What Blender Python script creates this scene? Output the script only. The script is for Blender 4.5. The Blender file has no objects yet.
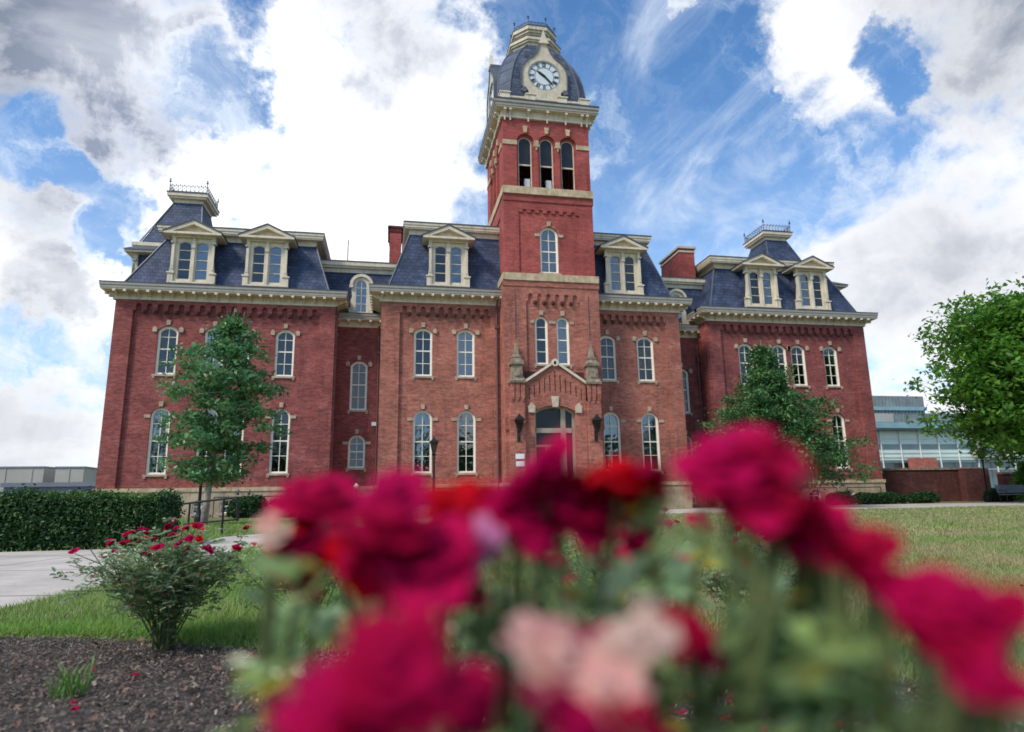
import bpy, math, random
import numpy as np
from mathutils import Vector, Matrix
from mathutils.geometry import tessellate_polygon
R = math.radians
random.seed(7); rng = np.random.default_rng(7)
C = bpy.context.scene.collection
sc = bpy.context.scene
PI = math.pi

# ------------------------------------------------------------------ camera
FPX = 645.85
CAM = Vector((0, 0, 0.75))
RX = Vector((0.98260211, -0.18502464, -0.01609277))
UP = Vector((-0.02134829, -0.19859708, 0.97984869))
FW = Vector((0.18449213, 0.96245783, 0.19909187))
cd = bpy.data.cameras.new('camera'); cam = bpy.data.objects.new('camera', cd); C.objects.link(cam)
cd.sensor_width = 36; cd.lens = FPX / 1024 * 36
cam.matrix_world = Matrix(((RX.x, UP.x, -FW.x, CAM.x), (RX.y, UP.y, -FW.y, CAM.y), (RX.z, UP.z, -FW.z, CAM.z), (0, 0, 0, 1)))
cd.clip_start = 0.02; cd.clip_end = 3000
cd.dof.use_dof = True; cd.dof.focus_distance = 6.5; cd.dof.aperture_fstop = cd.lens / 11.5
cd.dof.aperture_blades = 0
sc.camera = cam

def ray(x, y): return FW + RX * ((x - 512) / FPX) - UP * ((y - 366) / FPX)
def at(x, y, dist):                      # point at a distance along a direction
    return CAM + ray(x, y).normalized() * dist
def onY(x, y, Y): d = ray(x, y); return CAM + d * (Y / d.y)
def ground(x, y, z=0.0): d = ray(x, y); return CAM + d * ((z - CAM.z) / d.z)

# ------------------------------------------------------------------ sun, sky, exposure
SUN = Vector((-0.62, -0.40, 0.72)).normalized()
sl = bpy.data.lights.new('sun', 'SUN'); so = bpy.data.objects.new('sun', sl); C.objects.link(so)
sl.energy = 2.0; sl.angle = R(14); sl.color = (1, .93, .83)
so.rotation_euler = SUN.to_track_quat('Z', 'Y').to_euler()
sc.view_settings.view_transform = 'Standard'; sc.view_settings.look = 'None'
sc.view_settings.exposure = 0.72; sc.view_settings.gamma = 1
sc.view_settings.use_curve_mapping = False

class NT:
    def __init__(s, tree): s.t = tree; s.n = tree.nodes; s.l = tree.links
    def new(s, typ, **kw):
        n = s.n.new(typ)
        for k, v in kw.items(): setattr(n, k, v)
        return n
    def inp(s, sock, v):
        if v is None: return
        if hasattr(v, 'is_linked') or isinstance(v, bpy.types.NodeSocket): s.l.new(v, sock)
        else: sock.default_value = v
    def math(s, op, a, b=None, c=None, clamp=False):
        n = s.new('ShaderNodeMath', operation=op, use_clamp=clamp)
        for i, v in enumerate((a, b, c)):
            if v is not None: s.inp(n.inputs[i], v)
        return n.outputs[0]
    def vmath(s, op, a, b=None, out=0):
        n = s.new('ShaderNodeVectorMath', operation=op)
        s.inp(n.inputs[0], a)
        if b is not None:
            if op == 'SCALE': s.inp(n.inputs['Scale'], b)
            else: s.inp(n.inputs[1], b)
        return n.outputs['Value'] if op in ('DOT_PRODUCT', 'LENGTH') else n.outputs[0]
    def noise(s, vec, scale, detail=4, rough=.55, dist=0, col=False):
        n = s.new('ShaderNodeTexNoise')
        if vec is not None: s.l.new(vec, n.inputs['Vector'])
        n.inputs['Scale'].default_value = scale; n.inputs['Detail'].default_value = detail
        n.inputs['Roughness'].default_value = rough; n.inputs['Distortion'].default_value = dist
        return n.outputs['Color'] if col else n.outputs['Fac']
    def ramp(s, v, a, b, lo=0., hi=1., smooth=True):
        n = s.new('ShaderNodeMapRange'); n.interpolation_type = 'SMOOTHSTEP' if smooth else 'LINEAR'
        s.inp(n.inputs['Value'], v); n.inputs['From Min'].default_value = a; n.inputs['From Max'].default_value = b
        n.inputs['To Min'].default_value = lo; n.inputs['To Max'].default_value = hi
        return n.outputs[0]
    def mix(s, f, a, b, mode='MIX'):
        n = s.new('ShaderNodeMix', data_type='RGBA', blend_type=mode)
        s.inp(n.inputs[0], f); s.inp(n.inputs[6], a); s.inp(n.inputs[7], b)
        return n.outputs[2]
def rgb(r, g, b): return (r, g, b, 1)

w = bpy.data.worlds.new('World'); sc.world = w; w.use_nodes = True
T = NT(w.node_tree); T.n.clear()
sky = T.new('ShaderNodeTexSky', sky_type='NISHITA'); sky.sun_disc = False
sky.sun_elevation = math.asin(SUN.z); sky.sun_rotation = math.atan2(SUN.x, SUN.y)
sky.air_density = 1.0; sky.dust_density = 0.4; sky.ozone_density = 2.5
tc = T.new('ShaderNodeTexCoord'); dirv = tc.outputs['Generated']
sep = T.new('ShaderNodeSeparateXYZ'); T.l.new(dirv, sep.inputs[0])
zc = T.math('ADD', T.math('MAXIMUM', sep.outputs[2], 0.0), .22)
comb = T.new('ShaderNodeCombineXYZ'); T.l.new(T.math('DIVIDE', sep.outputs[0], zc), comb.inputs[0]); T.l.new(T.math('DIVIDE', sep.outputs[1], zc), comb.inputs[1])
plane = comb.outputs[0]
n_big = T.noise(plane, 1.25, 9, .57, .15)
n_edge = T.noise(dirv, 7, 9, .64, .3)
warp = T.vmath('SUBTRACT', T.noise(dirv, 4.5, 8, .66, col=True), (.5, .5, .5))
wdir = T.vmath('NORMALIZE', T.vmath('ADD', dirv, T.vmath('SCALE', warp, .26)))
def blob(x, y, r, wt, soft=.55):
    c = ray(x, y).normalized(); rad = r / FPX
    d = T.vmath('DOT_PRODUCT', wdir, tuple(c))
    return T.ramp(d, math.cos(rad * (1 + soft)), math.cos(rad * max(.05, 1 - soft)), 0, wt)
def total(lst):
    acc = None
    for b in lst:
        v = blob(*b); acc = v if acc is None else T.math('ADD', acc, v)
    return acc
cover = total([(300, 190, 130, .5), (190, 120, 100, .5), (390, 130, 95, .5), (420, 240, 110, .5), (90, 90, 90, .6), (60, 40, 130, .65), (170, 240, 60, .2),
    (385, 30, 60, .45), (40, 215, 40, .5), (45, 290, 48, .5), (105, 305, 30, .3), (60, 420, 70, .3),
    (790, 30, 55, .45), (840, 80, 55, .4), (940, 25, 80, .45), (990, 120, 80, .45), (920, 140, 55, .35), (890, 215, 60, .45),
    (940, 260, 80, .45), (1000, 220, 70, .45), (900, 330, 80, .35), (960, 380, 80, .35), (678, 12, 14, .75), (600, 140, 24, .8), (705, 168, 16, .45), (480, 60, 22, .2),
    (830, 300, 60, .2), (-200, 200, 200, .4), (1300, 150, 260, .35)])
hole = total([(225, 95, 34, .62), (262, 12, 20, .5), (18, 150, 28, .8), (62, 178, 22, .7), (120, 225, 24, .6), (90, 250, 16, .5), (100, 345, 26, .6), (30, 350, 26, .6), (10, 340, 40, .25), (620, 60, 95, .5), (690, 190, 80, .4), (470, 120, 34, .25), (480, 190, 40, .25),
    (878, 55, 24, .6), (735, 80, 40, .3), (555, 190, 60, .2)])
cover = T.math('MINIMUM', cover, .78)
nz = T.math('ADD', T.math('MULTIPLY', T.math('SUBTRACT', n_big, .5), 2.0), T.math('MULTIPLY', T.math('SUBTRACT', n_edge, .5), 1.5))
dens = T.math('SUBTRACT', T.math('ADD', nz, T.math('MULTIPLY', cover, .62)), T.math('MULTIPLY', hole, .62))
alpha = T.math('MULTIPLY', T.ramp(dens, .07, .44), .98)
thick = T.ramp(dens, .25, .95)
# thin cirrus veil, combed by a stretched noise
cm = T.new('ShaderNodeMapping'); T.l.new(plane, cm.inputs[0]); cm.inputs['Rotation'].default_value = (0, 0, R(20)); cm.inputs['Scale'].default_value = (1.9, .8, 1)
cir = T.ramp(T.noise(cm.outputs[0], 1.5, 9, .62, 2.2), .42, .78, 0, .62)
low = T.ramp(sep.outputs[2], .60, .08, 0, .34)
wisp = T.math('MULTIPLY', T.ramp(T.noise(wdir, 9, 9, .7, 1.0), .42, .74, 0, .62), T.ramp(cover, .0, .5, .25, 1))
veil = T.math('MINIMUM', T.math('ADD', T.math('ADD', cir, low), wisp), .92)
greyb = total([(40, 40, 110, 1.0), (110, 80, 60, .95), (180, -10, 70, .5), (60, 110, 40, .4), (385, 15, 55, .55), (35, 222, 28, .45), (50, 292, 30, .55), (960, 15, 60, .35), (930, 270, 60, .22), (0, 445, 50, .3), (1000, 50, 60, .3)])
n_sh = T.noise(dirv, 5.5, 8, .60, .6)
grey = T.math('ADD', T.math('MULTIPLY', T.math('MULTIPLY', T.math('MINIMUM', greyb, 1.0), T.ramp(thick, 0, .5, .55, 1)), T.ramp(n_sh, .25, .62, .70, 1.12)), T.math('MULTIPLY', T.ramp(n_sh, .46, .66), T.ramp(thick, .0, 1, .06, .34)), clamp=True)
glow = total([(330, 160, 190, .22), (230, 190, 130, .15)])
cl = T.mix(grey, rgb(6.7, 6.8, 7.0), rgb(1.6, 1.85, 2.45))
cl = T.vmath('SCALE', cl, T.math('ADD', glow, .93))
skyc = T.mix(1.0, sky.outputs[0], rgb(.70, 1.05, 1.27), 'MULTIPLY')
skyc = T.vmath('SCALE', skyc, 1.0)
s2 = T.mix(veil, skyc, rgb(5.4, 6.0, 6.8))
s3 = T.mix(alpha, s2, cl)
bg = T.new('ShaderNodeBackground'); T.l.new(s3, bg.inputs[0]); bg.inputs[1].default_value = .10
wo = T.new('ShaderNodeOutputWorld'); T.l.new(bg.outputs[0], wo.inputs[0])
w.cycles.sampling_method = 'MANUAL'; w.cycles.sample_map_resolution = 512

# ------------------------------------------------------------------ materials
def mat(name, col, rough=.7, var=.0, vscale=3., bump=0., bscale=20., spec=.4, metal=0., streak=0.):
    m = bpy.data.materials.new(name); m.use_nodes = True; t = NT(m.node_tree)
    b = t.n['Principled BSDF']; b.inputs['Roughness'].default_value = rough
    b.inputs['Specular IOR Level'].default_value = spec; b.inputs['Metallic'].default_value = metal
    geo = t.new('ShaderNodeNewGeometry'); pos = geo.outputs['Position']
    if var:
        f = t.ramp(t.noise(pos, vscale, 5, .6), .3, .7, 1 - var, 1 + var)
        if streak:      # rain streaks and grime
            sm = t.new('ShaderNodeMapping'); t.l.new(pos, sm.inputs[0]); sm.inputs['Scale'].default_value = (6, 6, .7)
            f = t.math('MULTIPLY', f, t.ramp(t.noise(sm.outputs[0], 1.0, 7, .75), .48, .72, 1.0, 1 - streak))
        t.l.new(t.vmath('SCALE', tuple(col), f), b.inputs['Base Color'])
    else: b.inputs['Base Color'].default_value = (*col, 1)
    if bump:
        bp = t.new('ShaderNodeBump'); bp.inputs['Strength'].default_value = bump; bp.inputs['Distance'].default_value = .02
        t.l.new(t.noise(pos, bscale, 4), bp.inputs['Height']); t.l.new(bp.outputs[0], b.inputs['Normal'])
    return m

def brick(name, c1, c2, mortar, stain=.25, size=(.21, .072), ms=.008):
    m = bpy.data.materials.new(name); m.use_nodes = True; t = NT(m.node_tree); b = t.n['Principled BSDF']
    geo = t.new('ShaderNodeNewGeometry'); s = t.new('ShaderNodeSeparateXYZ'); t.l.new(geo.outputs['Position'], s.inputs[0])
    cb = t.new('ShaderNodeCombineXYZ'); t.l.new(t.math('ADD', s.outputs[0], s.outputs[1]), cb.inputs[0]); t.l.new(s.outputs[2], cb.inputs[1])
    br = t.new('ShaderNodeTexBrick'); t.l.new(cb.outputs[0], br.inputs['Vector'])
    br.inputs['Scale'].default_value = 1; br.inputs['Brick Width'].default_value = size[0]; br.inputs['Row Height'].default_value = size[1]
    br.inputs['Mortar Size'].default_value = ms; br.inputs['Mortar Smooth'].default_value = .2; br.inputs['Bias'].default_value = 0
    br.inputs['Color1'].default_value = rgb(*c1); br.inputs['Color2'].default_value = rgb(*c2); br.inputs['Mortar'].default_value = rgb(*mortar)
    pos = geo.outputs['Position']
    st = t.new('ShaderNodeMapping'); t.l.new(pos, st.inputs[0]); st.inputs['Scale'].default_value = (1, 1, 1.7)
    big = t.ramp(t.noise(st.outputs[0], .55, 7, .65), .35, .7, .80, 1.16)
    fine = t.ramp(t.noise(st.outputs[0], 4.2, 6, .75), .3, .7, .84, 1.16)
    c = t.vmath('SCALE', br.outputs['Color'], t.math('MULTIPLY', big, fine))
    strk = t.new('ShaderNodeMapping'); t.l.new(pos, strk.inputs[0]); strk.inputs['Scale'].default_value = (2.6, 2.6, .22)
    c = t.vmath('SCALE', c, t.ramp(t.noise(strk.outputs[0], 1.0, 6, .7), .50, .74, 1.0, .66))
    c = t.mix(t.math('MULTIPLY', t.ramp(t.noise(pos, .38, 4, .8), .56, .62), .35), c, rgb(c2[0] * .78, c2[1] * .95, c2[2] * 1.0))
    hb = t.new('ShaderNodeMapping'); t.l.new(cb.outputs[0], hb.inputs[0]); hb.inputs['Scale'].default_value = (1.6, 7.5, 1)
    c = t.vmath('SCALE', c, t.ramp(t.noise(hb.outputs[0], 1.0, 6, .8), .32, .68, .76, 1.26))
    # chalky efflorescence, mostly low on the walls
    lowz = t.ramp(s.outputs[2], 9.5, 2.5, .12, 1)
    eff = t.math('MULTIPLY', t.math('MULTIPLY', t.ramp(t.noise(st.outputs[0], 1.1, 9, .78), .52, .72), lowz), stain)
    speck = t.ramp(t.noise(cb.outputs[0], 14, 4, .8), .50, .68, .25, 1)
    c = t.mix(t.math('MULTIPLY', eff, speck), c, rgb(.42, .30, .30))
    t.l.new(c, b.inputs['Base Color']); b.inputs['Roughness'].default_value = .88; b.inputs['Specular IOR Level'].default_value = .2
    bp = t.new('ShaderNodeBump'); bp.inputs['Strength'].default_value = .35; bp.inputs['Distance'].default_value = .01
    t.l.new(t.math('SUBTRACT', 1.0, br.outputs['Fac']), bp.inputs['Height']); t.l.new(bp.outputs[0], b.inputs['Normal'])
    return m

def slate_mat(name, base, lite):
    m = bpy.data.materials.new(name); m.use_nodes = True; t = NT(m.node_tree); b = t.n['Principled BSDF']
    geo = t.new('ShaderNodeNewGeometry'); s = t.new('ShaderNodeSeparateXYZ'); t.l.new(geo.outputs['Position'], s.inputs[0])
    cb = t.new('ShaderNodeCombineXYZ'); t.l.new(t.math('ADD', s.outputs[0], s.outputs[1]), cb.inputs[0]); t.l.new(s.outputs[2], cb.inputs[1])
    br = t.new('ShaderNodeTexBrick'); t.l.new(cb.outputs[0], br.inputs['Vector'])
    br.inputs['Scale'].default_value = 1; br.inputs['Brick Width'].default_value = .30; br.inputs['Row Height'].default_value = .21
    br.inputs['Mortar Size'].default_value = .014; br.inputs['Mortar Smooth'].default_value = .4
    br.inputs['Color1'].default_value = rgb(*base); br.inputs['Color2'].default_value = rgb(*lite); br.inputs['Mortar'].default_value = rgb(base[0] * .45, base[1] * .45, base[2] * .5)
    f = t.ramp(t.noise(geo.outputs['Position'], 1.3, 7, .7), .3, .7, .72, 1.35)
    # faint lozenge pattern laid in lighter slates
    vx = t.math('PINGPONG', t.math('ADD', s.outputs[0], s.outputs[1]), .62); vz = t.math('PINGPONG', t.math('SUBTRACT', s.outputs[2], 12.1), .75)
    loz = t.ramp(t.math('ADD', vx, vz), .62, .70, 1.0, 1.22)
    t.l.new(t.vmath('SCALE', br.outputs['Color'], t.math('MULTIPLY', f, loz)), b.inputs['Base Color'])
    b.inputs['Roughness'].default_value = .62; b.inputs['Specular IOR Level'].default_value = .3
    bp = t.new('ShaderNodeBump'); bp.inputs['Strength'].default_value = .5; bp.inputs['Distance'].default_value = .015
    t.l.new(t.math('SUBTRACT', 1.0, br.outputs['Fac']), bp.inputs['Height']); t.l.new(bp.outputs[0], b.inputs['Normal'])
    return m

def leaf_mat(name, c1, c2, scale=2., trans=.35, rough=.5, c3=None, dry=None):
    m = bpy.data.materials.new(name); m.use_nodes = True; t = NT(m.node_tree); b = t.n['Principled BSDF']
    geo = t.new('ShaderNodeNewGeometry')
    f = t.ramp(t.noise(geo.outputs['Position'], scale, 3, .6), .35, .65)
    c = t.mix(f, rgb(*c1), rgb(*c2))
    if dry:
        sx = t.new('ShaderNodeSeparateXYZ'); t.l.new(geo.outputs['Position'], sx.inputs[0])
        k = t.math('MULTIPLY', t.ramp(t.math('SUBTRACT', sx.outputs[0], t.math('MULTIPLY', sx.outputs[1], .05)), -1.2, .6, .12, 1), t.ramp(t.noise(geo.outputs['Position'], .55, 6, .7), .38, .58, .12, 1))
        c = t.mix(k, c, rgb(*dry))
    rnd = geo.outputs['Random Per Island']
    c = t.vmath('SCALE', c, t.ramp(rnd, 0, 1, .65, 1.4, False))
    if c3: c = t.mix(t.ramp(rnd, .90, .93), c, rgb(*c3))
    t.l.new(c, b.inputs['Base Color']); b.inputs['Roughness'].default_value = rough; b.inputs['Specular IOR Level'].default_value = .35
    tr = t.new('ShaderNodeBsdfTranslucent'); t.l.new(t.vmath('SCALE', c, 1.3), tr.inputs[0])
    mx = t.new('ShaderNodeMixShader'); mx.inputs[0].default_value = trans
    t.l.new(b.outputs[0], mx.inputs[1]); t.l.new(tr.outputs[0], mx.inputs[2]); t.l.new(mx.outputs[0], t.n['Material Output'].inputs[0])
    return m

def glass_mat(name, tint, refl):
    m = bpy.data.materials.new(name); m.use_nodes = True; t = NT(m.node_tree)
    g = t.new('ShaderNodeBsdfGlossy'); g.inputs['Roughness'].default_value = .03; g.inputs[0].default_value = (.92, .96, 1, 1)
    geo = t.new('ShaderNodeNewGeometry')
    bp = t.new('ShaderNodeBump'); bp.inputs['Strength'].default_value = .30; bp.inputs['Distance'].default_value = .05
    t.l.new(t.noise(geo.outputs['Position'], 1.6, 2), bp.inputs['Height']); t.l.new(bp.outputs[0], g.inputs['Normal'])
    tr = t.new('ShaderNodeBsdfTransparent'); tr.inputs[0].default_value = (*tint, 1)
    mx = t.new('ShaderNodeMixShader'); mx.inputs[0].default_value = refl
    t.l.new(tr.outputs[0], mx.inputs[1]); t.l.new(g.outputs[0], mx.inputs[2]); t.l.new(mx.outputs[0], t.n['Material Output'].inputs[0])
    return m

M = dict(
    brick_wing=brick('brick_wing', (.35, .070, .056), (.19, .040, .037), (.30, .16, .145), .9),
    brick_centre=brick('brick_centre', (.47, .115, .072), (.26, .060, .046), (.42, .25, .185), .5, ms=.011),
    brick_tower=brick('brick_tower', (.40, .080, .066), (.33, .064, .054), (.31, .115, .10), .12, ms=.008),
    brick_dark=brick('brick_garden', (.12, .032, .026), (.085, .024, .02), (.14, .08, .07), .25),
    cream=mat('cream_paint', (.67, .57, .42), .55, .10, 2, .1, 12, streak=.38),
    sash_paint=mat('sash_paint', (.86, .79, .65), .5, .05, 5),
    stone_trim=mat('stone_trim', (.43, .33, .23), .85, .25, 4, .3, 18),
    cornice_paint=mat('cornice_paint', (.31, .28, .23), .5, .10, 3),
    dark_pane=mat('dark_pane', (.02, .022, .024), .25),
    pale_stone=mat('pale_stone', (.52, .43, .31), .85, .2, 5),
    drop_brick=mat('dark_drop_brick', (.085, .035, .032), .95, .3, 6),
    door_paint=mat('door_paint', (.36, .31, .23), .6, .1, 4),
    cream_dim=mat('cream_paint_old', (.56, .48, .35), .6, .12, 4, .15, 12, streak=.35),
    stone=mat('sandstone', (.50, .38, .235), .85, .25, 2.6, .3, 14, streak=.4),
    stone_base=mat('base_sandstone', (.40, .31, .21), .9, .28, 1.6, .4, 8, streak=.35),
    stone_grey=mat('carved_stone', (.27, .21, .145), .9, .38, 5, .5, 20),
    slate=slate_mat('slate', (.030, .043, .082), (.058, .073, .120)),
    dome=slate_mat('dome_slate', (.036, .048, .075), (.085, .10, .135)),
    roof_edge=mat('roof_edge', (.07, .07, .08), .5),
    lead=mat('lead_ridge', (.10, .11, .13), .45, .1, 5),
    glass=glass_mat('window_glass', (.36, .40, .42), .17),
    glass_deep=glass_mat('deep_window_glass', (.30, .33, .34), .07),
    glass_dark=glass_mat('dark_window_glass', (.30, .33, .33), .05),
    blind=mat('blind_fabric', (.50, .52, .50), .9, .06, 6),
    curtain=mat('curtain_fabric', (.60, .56, .50), .9, .1, 9),
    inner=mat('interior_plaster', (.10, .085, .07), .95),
    iron=mat('black_iron', (.012, .012, .013), .45),
    bronze=mat('dark_metal', (.035, .033, .036), .4),
    pipe=mat('painted_pipe', (.13, .06, .055), .5),
    white=mat('white_paint', (.78, .78, .76), .5),
    dial=mat('clock_dial', (.62, .66, .66), .35),
    dialring=mat('clock_ring', (.27, .28, .29), .5),
    concrete=mat('concrete', (.44, .40, .36), .9, .12, 1.4, .2, 30),
    trunk=mat('bark', (.17, .13, .10), .95, .35, 9, .8, 30),
    trunk_pale=mat('pale_bark', (.30, .26, .21), .95, .3, 9, .6, 30),
    metalclad=mat('zinc_cladding', (.22, .26, .27), .5, .2, .9),
    teal=mat('teal_metal', (.22, .37, .40), .4, .1, 1),
    paleglass=mat('pale_glazing', (.60, .72, .66), .3, .08, .35, spec=.5),
    darkglass=mat('dark_glazing', (.09, .15, .17), .1, .2, .8, spec=.8),
    beige=mat('beige_panel', (.38, .36, .32), .8, .06, .5),
    bluegrey=mat('blue_grey_metal', (.16, .18, .23), .6, .1, .6),
    salmon=brick('salmon_brick', (.48, .14, .10), (.42, .12, .09), (.45, .2, .16), .1),
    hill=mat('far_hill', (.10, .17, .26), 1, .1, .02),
)

# ------------------------------------------------------------------ mesh helpers
class MB:
    def __init__(s): s.v = []; s.f = []; s.mi = []; s.cur = 0
    def vert(s, p): s.v.append(tuple(p)); return len(s.v) - 1
    def face(s, ids): s.f.append(tuple(ids)); s.mi.append(s.cur)
    def poly(s, pts): s.face([s.vert(p) for p in pts])
    def hexa(s, P):     # 8 points: bottom 0-3, top 4-7
        i = [s.vert(p) for p in P]
        for q in ((0, 3, 2, 1), (4, 5, 6, 7), (0, 1, 5, 4), (1, 2, 6, 5), (2, 3, 7, 6), (3, 0, 4, 7)): s.face([i[k] for k in q])
    def box(s, x0, x1, y0, y1, z0, z1):
        s.hexa([(x0, y0, z0), (x1, y0, z0), (x1, y1, z0), (x0, y1, z0), (x0, y0, z1), (x1, y0, z1), (x1, y1, z1), (x0, y1, z1)])
    def frustum(s, a, b):   # a,b = (x0,x1,y0,y1,z)
        s.hexa([(a[0], a[2], a[4]), (a[1], a[2], a[4]), (a[1], a[3], a[4]), (a[0], a[3], a[4]), (b[0], b[2], b[4]), (b[1], b[2], b[4]), (b[1], b[3], b[4]), (b[0], b[3], b[4])])
    def rings(s, rings, cap=True):
        ids = [[s.vert(p) for p in r] for r in rings]; n = len(ids[0])
        for a, b in zip(ids, ids[1:]):
            for k in range(n): s.face((a[k], a[(k + 1) % n], b[(k + 1) % n], b[k]))
        if cap: s.face(ids[0][::-1]); s.face(ids[-1])
    def tube(s, pts, r, n=6, r2=None):
        pts = [Vector(p) for p in pts]; rg = []
        for i, p in enumerate(pts):
            d = (pts[min(i + 1, len(pts) - 1)] - pts[max(i - 1, 0)]).normalized()
            a = d.orthogonal().normalized() if i == 0 else (a - d * a.dot(d)).normalized()
            b = d.cross(a); rr = r if r2 is None else r + (r2 - r) * i / (len(pts) - 1)
            rg.append([p + (a * math.cos(2 * PI * k / n) + b * math.sin(2 * PI * k / n)) * rr for k in range(n)])
        s.rings(rg)
    def lathe(s, c, prof, n=12):   # prof: (r, z)
        s.rings([[(c[0] + max(r, .001) * math.cos(2 * PI * k / n), c[1] + max(r, .001) * math.sin(2 * PI * k / n), c[2] + z) for k in range(n)] for r, z in prof])
    def build(s, name, m, parent=None, smooth=False):
        me = bpy.data.meshes.new(name); me.from_pydata(s.v, [], s.f)
        for k in (m if isinstance(m, (list, tuple)) else [m]): me.materials.append(k)
        if any(s.mi): me.polygons.foreach_set('material_index', s.mi)
        me.update()
        if smooth: me.polygons.foreach_set('use_smooth', [True] * len(me.polygons))
        o = bpy.data.objects.new(name, me); C.objects.link(o)
        if parent is not None: link_to(o, parent)
        return o
ORG = {}
def org(o):
    p = Vector(o.location)
    return p if o.parent is None else p + org(o.parent)
def link_to(o, parent):
    o.parent = parent; o.location = o.location - org(parent)
def thing(name, label, cat, loc=(0, 0, 0), group=None):
    o = bpy.data.objects.new(name, None); C.objects.link(o); o.location = loc
    o.empty_display_size = .3; o['label'] = label; o['category'] = cat
    if group: o['group'] = group
    return o
def tag(o, label=None, cat=None, group=None, kind=None):
    for k, v in (('label', label), ('category', cat), ('group', group), ('kind', kind)):
        if v: o[k] = v
    return o
def copy_tree(o, parent=None):
    c = o.copy(); C.objects.link(c); c.parent = parent
    for ch in list(o.children): copy_tree(ch, c)
    return c

class F:    # a facade frame: u to the right, z up, d inward
    def __init__(s, o, u, inn): s.o = Vector(o); s.u = Vector(u); s.i = Vector(inn)
    def P(s, u, z, d=0.): return s.o + s.u * u + s.i * d + Vector((0, 0, z))
def front(Y): return F((0, Y, 0), (1, 0, 0), (0, 1, 0))
def left(X): return F((X, 0, 0), (0, -1, 0), (1, 0, 0))      # outward -X, u = -y
def right(X): return F((X, 0, 0), (0, 1, 0), (-1, 0, 0))     # outward +X, u = y
def back(Y): return F((0, Y, 0), (-1, 0, 0), (0, -1, 0))

def fbox(m, f, u0, u1, z0, z1, d0, d1):
    m.hexa([f.P(u0, z0, d0), f.P(u1, z0, d0), f.P(u1, z0, d1), f.P(u0, z0, d1), f.P(u0, z1, d0), f.P(u1, z1, d0), f.P(u1, z1, d1), f.P(u0, z1, d1)])
def area(l): return sum(a[0] * b[1] - b[0] * a[1] for a, b in zip(l, l[1:] + l[:1]))
def fpoly(m, f, loop, d0, d1, holes=()):
    loops = [list(loop)] + [list(h) for h in holes]
    loops = [l if (area(l) > 0) == (k == 0) else l[::-1] for k, l in enumerate(loops)]
    tris = tessellate_polygon([[Vector((u, z, 0)) for u, z in l] for l in loops])
    flat = [p for l in loops for p in l]
    for d, fl in ((d0, 0), (d1, 1)):
        ids = [m.vert(f.P(u, z, d)) for u, z in flat]
        for t in tris:
            a, b, c = (flat[k] for k in t)
            cc = (b[0] - a[0]) * (c[1] - a[1]) - (b[1] - a[1]) * (c[0] - a[0])
            if abs(cc) < 1e-9: continue
            t = t if (cc > 0) != bool(fl) else t[::-1]
            m.face([ids[k] for k in t])
        if fl == 0: A = ids
        else: B = ids
    k = 0
    for l in loops:
        n = len(l)
        for j in range(n):
            a, b = k + j, k + (j + 1) % n
            m.face((A[a], B[a], B[b], A[b]))
        k += n
def arch(cx, w, z0, zs, rise, n=10):    # opening outline, counter-clockwise
    pts = [(cx - w / 2, z0), (cx + w / 2, z0)]
    if rise >= w / 2 - 1e-6:
        for k in range(n + 1): a = PI * k / n; pts.append((cx + w / 2 * math.cos(a), zs + rise * math.sin(a)))
    else:
        r = (w * w / 4 + rise * rise) / (2 * rise); h = math.asin(w / 2 / r)
        for k in range(n + 1): a = h - 2 * h * k / n; pts.append((cx + r * math.sin(a), zs + rise - r + r * math.cos(a)))
    return pts
def inset_arch(cx, w, z0, zs, rise, t):
    if rise >= w / 2 - 1e-6: return arch(cx, w - 2 * t, z0 + t, zs, w / 2 - t)
    return arch(cx, w - 2 * t, z0 + t, zs - t * .6, rise * (w - 2 * t) / w)

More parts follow.
